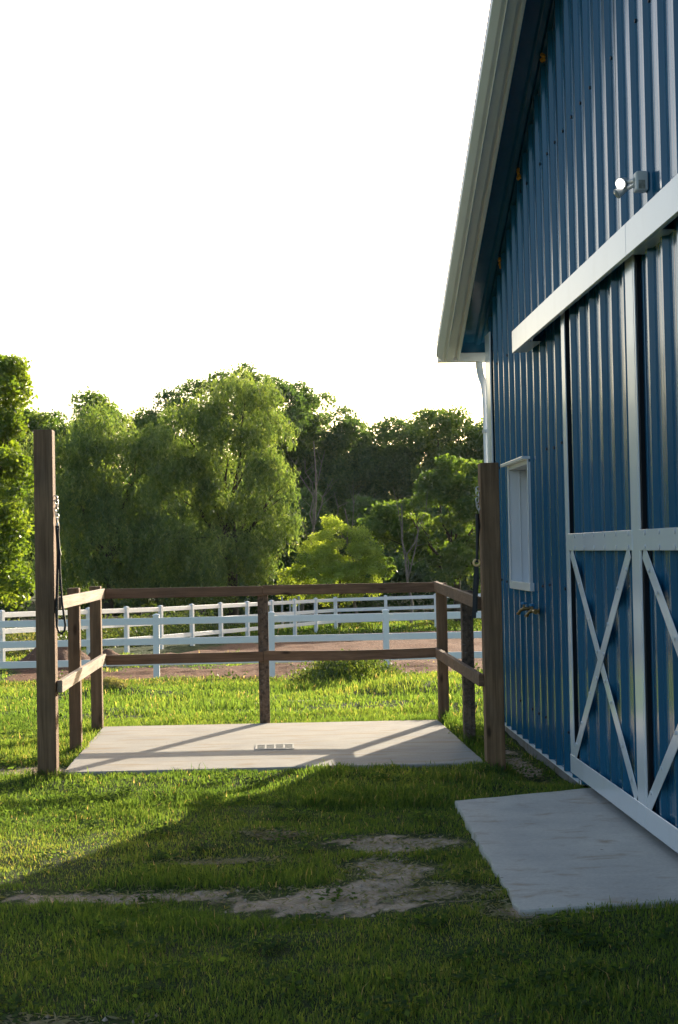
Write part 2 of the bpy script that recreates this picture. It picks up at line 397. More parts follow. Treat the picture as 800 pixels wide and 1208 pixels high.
# ------------------------------------------------------------------ barn
WX = 1.98                                   # plane of the wall panels
Y_FAR, Y_RIDGE, Y_NEAR = 14.05, 8.0, 1.95
SLOPE = 0.4525
def z_top(y): return 3.625 + SLOPE*(Y_FAR - (y if y >= Y_RIDGE else 2*Y_RIDGE - y))
barn = thing('barn', 'tall blue ribbed metal barn with white trim and sliding doors', 'barn')
PITCH, RIB_H = 0.3048, 0.0255
RIB = [(-0.040, 0), (-0.036, 0.003), (-0.021, 0.022), (-0.016, RIB_H), (0.016, RIB_H), (0.021, 0.022), (0.036, 0.003), (0.040, 0)]
def profile(y0, y1, phase):
    """(y, height) points of the ribbed sheet between y0 and y1"""
    pts = [(y0, None), (y1, None)]
    k0 = math.floor((y0 - phase)/PITCH) - 1
    full = []
    for k in range(k0, int((y1 - phase)/PITCH) + 3):
        c = phase + k*PITCH
        full += [(c + a, h) for a, h in RIB]
        for mm in (0.11, 0.195):
            full += [(c + mm - 0.014, 0), (c + mm - 0.008, 0.0012), (c + mm + 0.008, 0.0012), (c + mm + 0.014, 0)]
    full.sort()
    fy = np.array([p[0] for p in full]); fh = np.array([p[1] for p in full])
    ys = sorted({round(y, 5) for y in [y0, y1] + [p[0] for p in full if y0 < p[0] < y1]})
    return [(y, float(np.interp(y, fy, fh))) for y in ys]
WIN = (11.83, 12.83, 1.23, 2.21)
PH = 9.09
def wall_sheet(y0, y1, xp, zb, zt, hole=None, name='wall_panel', m=M_BLUE, parent=None, phase=PH, cuts=()):
    mb = MB(); pr = profile(y0, y1, phase)
    extra = [c for c in (list(cuts) + (list(hole[:2]) if hole else [])) if y0 < c < y1]
    fy = [p[0] for p in pr]; fh = [p[1] for p in pr]
    ys = sorted(set(fy + extra)); hs = np.interp(ys, fy, fh)
    for (ya, ha), (yb, hb) in zip(zip(ys, hs), list(zip(ys, hs))[1:]):
        spans = [(zb, zb, zt(ya), zt(yb))]
        if hole and hole[0] - 1e-6 <= ya and yb <= hole[1] + 1e-6:
            spans = [(zb, zb, hole[2], hole[2]), (hole[3], hole[3], zt(ya), zt(yb))]
        for b0, b1, t0, t1 in spans:
            mb.add([(xp - ha, ya, b0), (xp - hb, yb, b1), (xp - hb, yb, t1), (xp - ha, ya, t0)], [(0, 3, 2, 1)])
    return mb.build(name, m, parent)
edges = [Y_FAR - 0.005]
while edges[-1] > Y_NEAR + 0.3: edges.append(max(Y_NEAR, (PH + 0.15 + math.floor((edges[-1] - 0.5 - PH - 0.15)/PITCH)*PITCH) - 0.3048))
for k in range(len(edges) - 1):
    ya, yb = edges[k+1], edges[k]
    wall_sheet(ya, yb + (0.05 if k else 0), WX - (0.0012 if k % 2 else 0.0), -0.03, z_top, WIN if yb > WIN[0] and ya < WIN[1] else None, parent=barn, cuts=(Y_RIDGE,))
# girt screws
sc = MB()
for zg in (0.25, 1.25, 2.265, 3.195, 4.39, 5.35):
    y = PH - 23*PITCH
    while y < Y_FAR:
        for off in (-0.075, 0.062):
            yy = y + off
            if Y_NEAR < yy < Y_FAR - 0.1 and zg < z_top(yy) - 0.1 and not (WIN[0]-.1 < yy < WIN[1]+.1 and 1.1 < zg < 2.35) and random.random() > 0.25:
                sc.disc((WX - 0.001, yy, zg + random.uniform(-0.012, 0.012)), (-1, 0, 0), 0.011, 0.009, 6)
        y += PITCH
tag(sc.build('screw', M_SCREW, barn), kind='stuff')
# the other walls, a closed body
MB().add([(WX + 0.03, Y_FAR, -0.3), (13.9, Y_FAR, -0.3), (13.9, Y_FAR, 3.62), (WX + 0.03, Y_FAR, 3.62)], [(0, 1, 2, 3)]).build('rear_wall', M_BLUE, barn)
MB().add([(WX + 0.03, Y_NEAR, -0.3), (13.9, Y_NEAR, -0.3), (13.9, Y_NEAR, 3.6), (WX + 0.03, Y_NEAR, 3.6)], [(3, 2, 1, 0)]).build('front_wall', M_BLUE, barn)
MB().add([(13.9, Y_NEAR, -0.3), (13.9, Y_FAR, -0.3), (13.9, Y_FAR, 3.6), (13.9, Y_RIDGE, z_top(Y_RIDGE)), (13.9, Y_NEAR, 3.6)], [(0, 1, 2, 3, 4)]).build('end_wall', M_BLUE, barn)
MB().box((WX + 0.012, Y_NEAR, -0.5), (WX + 0.25, Y_FAR - 0.02, -0.034)).build('foundation', M_CURB, barn)
for a, c in ((10.02, Y_FAR - 0.26), (Y_NEAR, 5.7)): MB().box((WX - 0.026, a, -0.041), (WX + 0.008, c, -0.032)).build('base_trim', M_FASCIA, barn)
ct = MB().box((WX - 0.040, 13.79, -0.05), (WX - 0.026, 14.095, 3.52)).box((WX - 0.025, 14.08, -0.05), (WX + 0.12, 14.095, 3.52))
bevel(ct.build('corner_trim', M_TRIM, barn), 0.003)
# roof: ribbed sheets running down the slope, their undersides are the soffit
def roof_side(sgn):
    mb = MB(); x0, x1 = 1.52, 14.4; ye = 14.40 if sgn > 0 else 2*Y_RIDGE - 14.40
    x = x0; pts = []
    while x < x1:
        pts += [(x + 0.09 + a, -h*0.9) for a, h in RIB]; x += PITCH
    pts = [(x0, 0)] + pts + [(x1, 0)]
    for (xa, ha), (xb, hb) in zip(pts, pts[1:]):
        for dz in (0.0,):
            za = lambda y, h: z_top(y) + 0.004 - h*0.0 + (-0.0) + (0.034 + h)
            mb.add([(xa, Y_RIDGE, za(Y_RIDGE, ha)), (xb, Y_RIDGE, za(Y_RIDGE, hb)), (xb, ye, za(ye, hb)), (xa, ye, za(ye, ha))], [(0, 1, 2, 3)])
    o = mb.build('roof_slope', M_BLUE, barn)
    md = o.modifiers.new('t', 'SOLIDIFY'); md.thickness = 0.006; md.offset = 0
roof_side(1); roof_side(-1)
MB().beam((1.5, Y_RIDGE, z_top(Y_RIDGE) + 0.06), (14.4, Y_RIDGE, z_top(Y_RIDGE) + 0.06), 0.3, 0.03).build('ridge_cap', M_BLUE, barn)
# rake fascia: a moulded strip down each slope
RAKE = [(1.575, 0.085), (1.532, 0.05), (1.512, -0.03), (1.508, -0.108), (1.563, -0.150), (1.596, -0.150), (1.596, -0.168), (1.604, -0.168), (1.604, -0.150),
        (1.676, -0.150), (1.676, -0.118), (1.702, -0.118), (1.702, -0.150), (1.730, -0.150), (1.730, -0.02), (1.70, 0.085)]
def rake(sgn):
    ye = 14.37 if sgn > 0 else 2*Y_RIDGE - 14.37
    vs = [(x, ye, z_top(ye) + d) for x, d in RAKE] + [(x, Y_RIDGE, z_top(Y_RIDGE) + d) for x, d in RAKE]; k = len(RAKE)
    fs = [(i, (i+1) % k, k + (i+1) % k, k + i) for i in range(k)] + [tuple(range(k))[::-1]]
    o = MB().add(vs, [f if sgn < 0 else f[::-1] for f in fs]).build('rake_fascia', M_FASCIA, barn)
    bevel(o, 0.004, 2)
rake(1); rake(-1)
ze = z_top(14.37)
bevel(MB().box((1.61, 14.375, ze - 0.158), (2.02, 14.40, ze - 0.075)).build('eave_return', M_FASCIA, barn), 0.003)
MB().box((1.60, 14.401, ze - 0.10), (2.3, 14.408, ze + 0.06)).build('eave_closure', M_BLUE, barn)
gt = MB().box((1.55, 14.41, ze - 0.15), (14.3, 14.52, ze - 0.14)).box((1.55, 14.525, ze - 0.15), (14.3, 14.535, ze - 0.03)).box((1.535, 14.41, ze - 0.15), (1.549, 14.535, ze - 0.03))
gt.build('gutter', M_FASCIA, barn)
ds = MB().tube([(1.932, 14.46, ze - 0.14), (1.932, 14.46, ze - 0.20), (1.936, 14.40, ze - 0.29), (1.946, 14.25, ze - 0.40), (1.950, 14.19, ze - 0.50), (1.952, 14.17, ze - 0.6), (1.952, 14.165, 0.08), (1.950, 14.30, -0.02)], 0.036, 10)
bevel(ds.build('downspout', M_TRIM, barn), 0.001, 1)
for zz in (2.62, 1.2): MB().box((1.912, 14.097, zz), (1.992, 14.206, zz + 0.03)).build('downspout_strap', M_TRIM, barn)
for yy in (10.79, 12.0, 13.12):       # bits of foam showing where ribs meet the soffit
    mb = MB()
    for q in range(5):
        c = Vector((WX - 0.022 + random.uniform(-.010, .006), yy + random.uniform(-.03, .03), z_top(yy) - 0.03 + random.uniform(-.04, .03)))
        mb.tube([c, c + Vector((0.0, 0.02, 0.02))], [0.010, 0.014], 7)
    mb.build('foam_closure', M_ORANGE, barn)
# sliding door track cover: two lengths butted together
for a, c in ((7.812, 11.71), (4.2, 7.808)):
    mb = MB().box((1.824, a, 3.052), (1.832, c, 3.222)).box((1.832, a, 3.214), (1.957, c, 3.222)).box((1.832, a, 3.052), (1.852, c, 3.060))
    mb.box((1.833, c - 0.014, 3.061), (1.944, c - 0.006, 3.213)).box((1.853, c - 0.62, 3.054), (1.945, c - 0.016, 3.060))
    bevel(mb.build('track_cover', M_TRIM, barn), 0.002, 1)
MB().box((1.90, 4.3, 3.16), (1.938, 11.0, 3.20)).build('door_track', M_GAP_TRACK, barn)

# sliding doors
DX = 1.884                                   # face of the door trim
def door(y0, y1, far_w, near_w):
    d = link('sliding_door', None, barn)
    zb, zt = 0.055, 3.15
    sub = lambda mb, nm, m, bv=0.0015: bevel(mb.build(nm, m, d), bv, 1)
    n_sheet = 3; w = (y1 - y0 - 0.02)/n_sheet
    for i in range(n_sheet):
        wall_sheet(y0 + 0.01 + i*w, y0 + 0.01 + (i+1)*w + 0.004, 1.918, zb + 0.01, lambda y: zt - 0.01, None, 'door_panel', M_BLUE, d, phase=y1 - 0.27)
    sub(MB().box((DX, y1 - far_w, zb + 0.118), (DX + 0.007, y1, zt)), 'stile', M_TRIM)
    sub(MB().box((DX, y0, zb + 0.118), (DX + 0.007, y0 + near_w, zt)), 'stile', M_TRIM)
    ya, yb = y0 + near_w, y1 - far_w
    sub(MB().box((DX - 0.0035, ya - 0.02, 1.515), (DX + 0.0035, yb + 0.02, 1.625)), 'middle_rail', M_TRIM)
    sub(MB().box((DX - 0.004, y0, zb), (DX + 0.004, y1, zb + 0.118)), 'bottom_rail', M_TRIM)
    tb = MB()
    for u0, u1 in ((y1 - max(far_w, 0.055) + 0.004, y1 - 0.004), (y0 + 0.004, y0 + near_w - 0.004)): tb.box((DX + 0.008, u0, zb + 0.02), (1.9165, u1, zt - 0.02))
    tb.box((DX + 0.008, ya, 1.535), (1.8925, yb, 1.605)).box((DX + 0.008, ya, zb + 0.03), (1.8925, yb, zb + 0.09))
    tb.build('gap_shade_strip', M_GAP_TRACK, d)  # dark filler strips added behind the trim so its gaps look shaded
    lo, hi = zb + 0.125, 1.51
    sub(MB().beam((DX + 0.0035, yb - 0.045, hi), (DX + 0.0035, ya + 0.03, lo), 0.004, 0.088), 'brace', M_TRIM)
    sub(MB().beam((DX - 0.001, ya + 0.045, hi), (DX - 0.001, yb - 0.03, lo), 0.004, 0.088), 'brace', M_TRIM)
    bo = MB()
    y = ya + 0.06
    while y < yb:
        for zz in (1.533, 1.607): bo.disc((DX - 0.004, y, zz), (-1, 0, 0), 0.012, 0.004, 8)
        y += 0.30
    for (p, q) in (((yb - 0.045, hi), (ya + 0.03, lo)), ((ya + 0.045, hi), (yb - 0.03, lo))):
        for t in (0.06, 0.17, 0.33, 0.44, 0.56, 0.67, 0.83, 0.95):
            u = 0.03 if int(t*100) % 2 else -0.03
            bo.disc((DX - 0.003, p[0] + (q[0]-p[0])*t + u*0.6, p[1] + (q[1]-p[1])*t + u*0.6), (-1, 0, 0), 0.011, 0.006, 6)
    tag(bo.build('bolt', M_BOLT, d), kind='stuff')
door(7.93, 9.99, 0.115, 0.175)
door(5.75, 7.922, 0.025, 0.175)
# window
wy0, wy1, wz0, wz1 = WIN
w = link('window', None, barn)
XD = 2.185
def frame_side(a, c, nm='frame'): bevel(MB().box(a, c).build(nm, M_TRIM, w), 0.003)
frame_side((1.945, wy1 - 0.012, wz0), (XD, wy1 + 0.02, wz1)); frame_side((1.945, wy0 - 0.02, wz0), (XD, wy0 + 0.012, wz1))
frame_side((1.945, wy0 + 0.013, wz1 - 0.012), (XD, wy1 - 0.013, wz1 + 0.02)); frame_side((1.948, wy0 + 0.013, wz0 - 0.02), (XD, wy1 - 0.013, wz0 + 0.012))
frame_side((1.937, wy1 - 0.02, wz0 - 0.01), (1.944, wy1 + 0.05, wz1 + 0.02), 'casing'); frame_side((1.937, wy0 - 0.025, wz0 - 0.01), (1.944, wy0 + 0.005, wz1 + 0.02), 'casing')
frame_side((1.935, wy0 - 0.03, wz0 - 0.035), (1.97, wy1 + 0.03, wz0 + 0.03), 'sill')
frame_side((1.895, wy0 - 0.02, wz1 + 0.021), (1.975, wy1 + 0.13, wz1 + 0.045), 'head_flashing')
frame_side((2.03, wy1 - 0.020, wz0 + 0.013), (2.036, wy1 - 0.0125, wz1 - 0.013), 'stop_bead')
for a, c in (((2.13, wy1 - 0.07, wz0 + 0.013), (2.165, wy1 - 0.013, wz1 - 0.013)), ((2.13, wy0 + 0.013, wz0 + 0.013), (2.165, wy0 + 0.07, wz1 - 0.013)),
             ((2.13, wy0 + 0.071, wz0 + 0.013), (2.165, wy1 - 0.071, wz0 + 0.06)), ((2.13, wy0 + 0.071, wz1 - 0.06), (2.165, wy1 - 0.071, wz1 - 0.013))): frame_side(a, c, 'sash')
MB().box((2.144, wy0 + 0.065, wz0 + 0.055), (2.15, wy1 - 0.065, wz1 - 0.055)).build('pane', M_GLASS, w)

# flood light beside the track cover
fl = thing('flood_light', 'white twin head security light on the blue barn wall, one head lit', 'flood light')
ly, lz = 7.875, 3.452
bevel(MB().box((1.893, ly - 0.045, lz - 0.052), (1.958, ly + 0.03, lz + 0.052)).build('mount_box', M_LAMPBODY, fl), 0.010, 3)
def head(c, d, r, l, lens):
    c, d = Vector(c), Vector(d).normalized()
    mb = MB().tube([c - d*l, c - d*l*0.85, c - d*l*0.35, c, c + d*0.004], [r*0.40, r*0.66, r*0.92, r*1.10, r*1.10], 18)
    hd = mb.build('lamp_head', M_LAMPBODY, fl)
    mb = MB()
    mb.tube([c + d*0.0045, c + d*0.008, c + d*0.010], [r*0.92, r*0.75, r*0.3], 18).build('lens', lens, hd)
    return c - d*l
p1 = head((1.838, ly + 0.075, lz + 0.012), (-0.62, -0.62, -0.34), 0.029, 0.075, M_LENS)
p2 = head((1.822, ly + 0.09, lz - 0.038), (-0.85, -0.15, -0.55), 0.025, 0.068, M_LENS_OFF)
MB().tube([(1.895, ly - 0.005, lz + 0.012), (1.882, ly + 0.05, lz + 0.014), p1], 0.012, 10).build('arm', M_LAMPBODY, fl)
MB().tube([(1.894, ly - 0.005, lz - 0.012), (1.878, ly + 0.06, lz - 0.014), p2], 0.011, 10).build('arm', M_LAMPBODY, fl)
MB().box((1.905, ly - 0.0465, lz - 0.044), (1.94, ly - 0.0453, lz + 0.002)).build('rating_plate', M_SLOT, fl)

# taps under the window
def tap(y, label, big):
    t = thing('garden_tap', label, 'tap', 'brass taps on the barn wall')
    z = 1.06; x0 = 1.952
    P = lambda dx, dy, dz: (x0 + dx*0.66, y + dy*0.66, z + dz*0.66)
    mb = MB().disc(P(0, 0, -.01), (-1, 0, 0), 0.022, 0.006, 12)
    mb.tube([P(0, 0, -.01), P(-.04, 0, -.005), P(-.08, .01, -.005), P(-.115, .03, -.025), P(-.14, .04, -.065)], [0.010, 0.015, 0.016, 0.012, 0.013], 10)
    mb.tube([P(-.14, .04, -.055), P(-.143, .042, -.075)], 0.016, 10)
    mb.tube([P(-.075, .008, 0), P(-.078, .01, .05)], [0.011, 0.007], 8)
    if big: mb.tube([P(-.07, -.16, -.01), P(-.07, -.02, -.008)], 0.013, 10).disc(P(-.07, -.17, -.01), (0, -1, 0), 0.019, 0.014, 10)
    mb.build('valve_body', M_BRASS, t)
    hb = MB().tube([P(-.078, .01, .048), P(-.078, .01, .075)], [0.020, 0.021], 12)
    for k in range(6):
        a = k*math.pi/3; hb.tube([P(-.078, .01, .06), P(-.078 + 0.036*math.cos(a), .01 + 0.036*math.sin(a), .06)], 0.006, 6)
    hb.build('handle', M_TEAL, t)
tap(11.90, 'brass tap with blue handle, farther one under the barn window', False)
tap(11.50, 'brass tap with blue handle and side coupling, nearer the barn door', True)

# ------------------------------------------------------------------ concrete
def slab(name, poly, z0, z1, m, label, wob, parent=None):
    """polygon slab with slightly worn edges"""
    mb = MB(); pts = []
    for i, (a, c) in enumerate(zip(poly, poly[1:] + poly[:1])):
        L = math.dist(a, c); k = max(2, int(L/0.08))
        for j in range(k):
            t = j/k; nx, ny = (c[1]-a[1])/L, -(c[0]-a[0])/L
            o = random.uniform(-wob, wob) if j else 0
            pts.append((a[0] + (c[0]-a[0])*t + nx*o, a[1] + (c[1]-a[1])*t + ny*o))
    k = len(pts); cx = sum(p[0] for p in pts)/k; cy = sum(p[1] for p in pts)/k
    ins = [(p[0] + (cx-p[0])*0.006, p[1] + (cy-p[1])*0.006) for p in pts]
    vs = [(p[0], p[1], z0) for p in pts] + [(p[0], p[1], z1 - 0.008) for p in pts] + [(p[0], p[1], z1) for p in ins]
    fs = [(i, (i+1) % k, k+(i+1) % k, k+i) for i in range(k)] + [(k+i, k+(i+1) % k, 2*k+(i+1) % k, 2*k+i) for i in range(k)] + [tuple(range(2*k, 3*k))]
    return tag(mb.add(vs, fs).build(name, m), label, 'concrete slab')
ws = slab('concrete_slab', [(-1.595, 10.955), (1.445, 10.92), (1.385, 13.70), (-1.637, 13.80)], -0.14, 0.0, M_CONC, 'pale sunlit concrete slab with a drain inside the wooden rail pen', 0.004)
slab('concrete_slab', [(0.985, 6.48), (1.975, 6.62), (1.975, 9.70), (1.035, 9.33)], -0.14, -0.004, M_PAD, 'grey shaded concrete pad in front of the blue barn doors', 0.008)
dr = link('floor_drain', None, ws)
dx0, dx1, dy0, dy1 = -0.235, 0.072, 11.90, 12.22
g = MB().box((dx0, dy0, 0.003), (dx1, dy0 + 0.05, 0.006)).box((dx0, dy1 - 0.05, 0.003), (dx1, dy1, 0.006))
wd = (dx1 - dx0 - 0.015)/4
for k in range(5): g.box((dx0 + k*wd, dy0 + 0.051, 0.003), (dx0 + k*wd + 0.015, dy1 - 0.051, 0.0055))
for k in range(3): g.box((dx0 + 0.016, dy0 + 0.09 + k*0.06, 0.003), (dx1 - 0.016, dy0 + 0.105 + k*0.06, 0.0048))
g.build('grate', M_GRATE, dr)
MB().add([(dx0 + 0.01, dy0 + 0.02, 0.0018), (dx1 - 0.01, dy0 + 0.02, 0.0018), (dx1 - 0.01, dy1 - 0.02, 0.0018), (dx0 + 0.01, dy1 - 0.02, 0.0018)], [(0, 1, 2, 3)]).build('sump', M_SLOT, dr)

# ------------------------------------------------------------------ wooden pen around the wash slab
pen = thing('wash_rack', 'three sided brown wooden rail pen with two tall front posts around the slab', 'horse pen')
def post(x0, x1, y0, y1, zt, m=M_WOOD_Z, label=None, lean=(0, 0)):
    h = zt + 0.45
    mb = MB(); vs = []
    for i in range(5):
        t = i/4; z = -0.45 + h*t; ox, oy = lean[0]*t, lean[1]*t
        vs += [(x0+ox, y0+oy, z), (x1+ox, y0+oy, z), (x1+ox, y1+oy, z), (x0+ox, y1+oy, z)]
    fs = [(3, 2, 1, 0), (16, 17, 18, 19)]
    for i in range(4):
        for j in range(4): fs.append((4*i+j, 4*i+(j+1) % 4, 4*i+4+(j+1) % 4, 4*i+4+j))
    o = bevel(mb.add(vs, fs).build('post', m, pen), 0.006, 2)
    if label: o['label'] = label
post(-1.775, -1.640, 10.98, 11.115, 2.458, label='tall thick brown corner post carrying the looped black lead rope', lean=(0.006, 0))
post(1.440, 1.575, 10.835, 10.97, 2.155, label='tall thick brown post close to the barn wall', lean=(-0.002, 0.01))
post(-1.728, -1.634, 12.29, 12.38, 1.285)
post(-1.734, -1.634, 13.735, 13.83, 1.265)
post(-0.225, -0.130, 13.775, 13.865, 1.22, M_WOOD_OLD, 'old mottled grey post in the middle of the back rails')
post(1.385, 1.478, 13.60, 13.69, 1.235)
post(1.442, 1.535, 12.19, 12.285, 1.20, M_WOOD_OLD, 'old dark mottled post under the barn side rail')
def rail(p, q, m, nseg=1, sag=0.0, w=0.038, h=0.089):
    bevel(MB().beam(p, q, w, h, nseg=nseg, sag=sag).build('rail', m, pen), 0.004, 2)
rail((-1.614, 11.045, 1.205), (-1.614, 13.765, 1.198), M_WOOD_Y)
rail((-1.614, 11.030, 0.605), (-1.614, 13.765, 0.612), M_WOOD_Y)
rail((-1.593, 13.752, 1.196), (-0.180, 13.752, 1.193), M_WOOD_X)
rail((-0.176, 13.752, 1.199), (1.400, 13.66, 1.197), M_WOOD_X)
rail((-1.593, 13.752, 0.600), (-0.182, 13.752, 0.602), M_WOOD_X)
rail((-0.178, 13.752, 0.609), (1.400, 13.66, 0.610), M_WOOD_X, 10, 0.012)
rail((1.419, 10.96, 1.145), (1.385, 13.655, 1.204), M_WOOD_Y_R if False else M_WOOD_X)
rail((1.419, 10.89, 0.592), (1.385, 13.655, 0.604), M_WOOD_X)

# cross ties
def chain(parent, top, n, step, sway):
    for k in range(n):
        c = Vector(top) + Vector((sway*math.sin(k*1.7), 0.004*math.cos(k*2.3), -k*step))
        a = (1, 0.2, 0) if k % 2 == 0 else (0.15, 1, 0)
        MB().torus(c, a, (0.06*math.sin(k), 0, 1), 0.011, 0.0042, 14, 6, 1.75).build('chain_link', M_CHAIN, parent)
lt = thing('cross_tie', 'black lead rope hanging in a loop from a chain on the left tall post', 'cross tie', 'cross ties on the tall posts')
x = -1.616
MB().torus((-1.628, 11.03, 1.965), (1, 0, 0), (0, 0.3, 1), 0.018, 0.005, 14, 6).build('ring', M_CHAIN, lt)
chain(lt, (x, 11.02, 1.935), 6, 0.026, 0.008)
MB().tube([(x + 0.004, 11.02, 1.785), (x + 0.006, 11.015, 1.74)], [0.013, 0.011], 8).build('snap', M_CHAIN, lt)
MB().tube([(x + 0.004, 11.02, 1.765), (x + 0.004, 11.018, 1.70), (x + 0.010, 11.015, 1.60), (x + 0.016, 11.015, 1.55)], [0.017, 0.013, 0.014, 0.016], 8).build('strap', M_BLACK, lt)
loop = [(x + 0.016, 11.015, 1.55), (x + 0.020, 11.01, 1.40), (x + 0.032, 11.0, 1.22), (x + 0.048, 10.99, 1.10), (x + 0.055, 10.985, 1.05), (x + 0.05, 10.98, 1.01), (x + 0.03, 10.98, 0.99), (x + 0.008, 10.985, 1.0), (x - 0.006, 10.99, 1.04), (x - 0.008, 11.0, 1.15), (x - 0.002, 11.01, 1.35), (x + 0.006, 11.02, 1.60), (x + 0.006, 11.02, 1.72)]
MB().tube(loop, [0.008]*8 + [0.009, 0.012, 0.010, 0.009, 0.008], 8).build('lead_rope', M_BLACK, lt)
rt = thing('cross_tie', 'black webbing strap with a brass snap hanging beside the right tall post', 'cross tie', 'cross ties on the tall posts')
x = 1.424
MB().torus((1.431, 10.90, 1.968), (1, 0, 0), (0, 0.3, 1), 0.018, 0.005, 14, 6).build('ring', M_CHAIN, rt)
chain(rt, (x - 0.002, 10.90, 1.94), 6, 0.026, 0.010)
def strap(pts, w, t, nm):
    mb = MB()
    for a, c in zip(pts, pts[1:]): mb.beam(a, c, w, t, (0.25, 1, 0))
    mb.build(nm, M_BLACK, rt)
MB().tube([(x - 0.006, 10.90, 1.79), (x - 0.004, 10.90, 1.70), (x - 0.008, 10.90, 1.62), (x - 0.014, 10.895, 1.50), (x - 0.018, 10.89, 1.44)], [0.014, 0.017, 0.012, 0.010, 0.013], 8).build('strap', M_BLACK, rt)
MB().torus((x - 0.021, 10.885, 1.437), (1, 0, 0), (0, 0.2, 1), 0.022, 0.008, 16, 8).build('brass_ring', M_GOLD, rt)
strap([(x - 0.024, 10.885, 1.41), (x - 0.034, 10.88, 1.30), (x - 0.042, 10.875, 1.18), (x - 0.050, 10.87, 1.04)], 0.028, 0.012, 'strap')
strap([(x - 0.018, 10.888, 1.41), (x - 0.018, 10.885, 1.30), (x - 0.030, 10.88, 1.20), (x - 0.036, 10.875, 1.08)], 0.022, 0.010, 'strap')

# ------------------------------------------------------------------ white fences
class PostRail: pass
def fence_post_mesh(h):
    s = 0.0635; mb = MB()
    mb.box((-s, -s, -0.3), (s, s, h - 0.045))
    t = s + 0.008
    mb.box((-t, -t, h - 0.044), (t, t, h - 0.020)); k = len(mb.v)
    mb.add([(-t, -t, h - 0.0199), (t, -t, h - 0.0199), (t, t, h - 0.0199), (-t, t, h - 0.0199), (0, 0, h + 0.012)], [(0, 1, 4), (1, 2, 4), (2, 3, 4), (3, 0, 4)])
    return mb.mesh('post', M_VINYL)
def fence(label, pts, h, rails, group):
    """pts: post bases; rails: centre heights below the post top"""
    f = thing('rail_fence', label, 'fence', group)
    me = fence_post_mesh(h)
    ang = math.atan2(pts[1][1] - pts[0][1], pts[1][0] - pts[0][0])
    for p in pts:
        o = link('post', me, f); o.location = p; o.rotation_euler = (random.uniform(-.006, .006), random.uniform(-.006, .006), ang)
    for a, c in zip(pts, pts[1:]):
        d = (Vector(c) - Vector(a)).normalized()*0.055
        for r in rails:
            u = Vector((0, 0, h - r))
            bevel(MB().beam(Vector(a) + u + d, Vector(c) + u - d, 0.042, 0.142).build('rail', M_VINYL, f), 0.006, 1)
GROUP = 'white vinyl rail fences round the paddock'
near = [(-2.66 + 2.415*k, 32.0 + 0.02*k, -1.125 - 0.004*k) for k in range(-4, 5)]
fence('nearest white three rail fence running straight across behind the pen', near, 1.41, (0.155, 0.58, 1.005), GROUP)
pa = []
for k in range(-2, 12):
    s = 2.44*k; tz = np.interp(k, [-2, 0, 4, 11], [0.19, 0.08, -0.18, -0.50])
    pa.append((A0[0] + AD[0]*s/1.0, A0[1] + AD[1]*s, tz - 1.50))
fence('sunlit white three rail fence running away at an angle to the right', pa, 1.50, (0.13, 0.58, 1.06), GROUP)
c0 = pa[-1]
pb = [(c0[0] + 2.2*k, c0[1] + 0.1*k, c0[2] + 0.022*k) for k in range(0, 6)]
fence('farthest white rail fence continuing to the barn below the dark trees', pb, 1.50, (0.13, 0.58, 1.06), GROUP)
# old dark fence beyond
df = thing('wooden_fence', 'low dark weathered fence in the weeds behind the sunlit white fence', 'fence')
nrm = Vector((-AD[1], AD[0], 0)).normalized()
dp = []
for k in range(-1, 9):
    b0 = Vector((A0[0] + AD[0]*3.0*k, A0[1] + AD[1]*3.0*k, 0)) + nrm*5.0
    dp.append(Vector((b0.x, b0.y, float(height(b0.x, b0.y)))))
for p in dp: MB().beam(p - Vector((0, 0, .2)), p + Vector((random.uniform(-.03, .03), 0, 1.28)), 0.09, 0.09, (0, 1, 0)).build('post', M_DARKWOOD, df)
for a, c in zip(dp, dp[1:]):
    for hh in (1.18, 0.98): MB().beam(a + Vector((0, 0, hh + random.uniform(-.03, .03))), c + Vector((0, 0, hh + random.uniform(-.03, .03))), 0.04, 0.09).build('rail', M_DARKWOOD, df)
for xx, top, lb in ((-0.02, -0.50, 'tallest-looking thin pale stake, leftmost of three behind the fences'), (0.34, -0.60, 'shorter thin pale stake, middle of three behind the fences'), (0.73, -0.47, 'thin pale stake, rightmost of three behind the fences')):
    tag(MB().tube([(xx, 68, -2.2), (xx + 0.01, 68, top)], 0.045, 8).build('stake', M_STAKE), lb, 'stake', 'pale stakes behind the fence')

# dirt mounds in the paddock
def mound(cx, cy, rx, ry, h, label):
    n = 44; u = np.linspace(-1.15, 1.15, n); gx, gy = np.meshgrid(u, u)
    r = np.sqrt(gx**2 + gy**2)
    z = h*np.clip(1 - r**1.6, 0, 1)*(0.75 + 0.5*vnoise(gx*3, gy*3, 1.3)) + 0.10*h*(vnoise(gx*9, gy*9, 1.0) - 0.5)
    X = cx + gx*rx; Y = cy + gy*ry; Z = height(X, Y) - 0.05 + z
    i = np.arange(n*n).reshape(n, n)
    q = np.stack([i[:-1, :-1].ravel(), i[:-1, 1:].ravel(), i[1:, 1:].ravel(), i[1:, :-1].ravel()], 1)
    o = soup('dirt_mound', np.stack([X.ravel(), Y.ravel(), Z.ravel()], 1), np.zeros(n*n), M_MOUND, None, q)
    o.data.polygons.foreach_set('use_smooth', np.ones(len(q), bool))
    tag(o, label, 'dirt mound', 'dirt mounds in the paddock')
mound(-5.80, 39.0, 1.25, 1.6, 0.66, 'rounded mound of brown dirt behind the fence, left of the pen')
mound(-4.75, 40.4, 0.85, 1.3, 0.50, 'smaller low heap of brown dirt just right of the rounded mound')

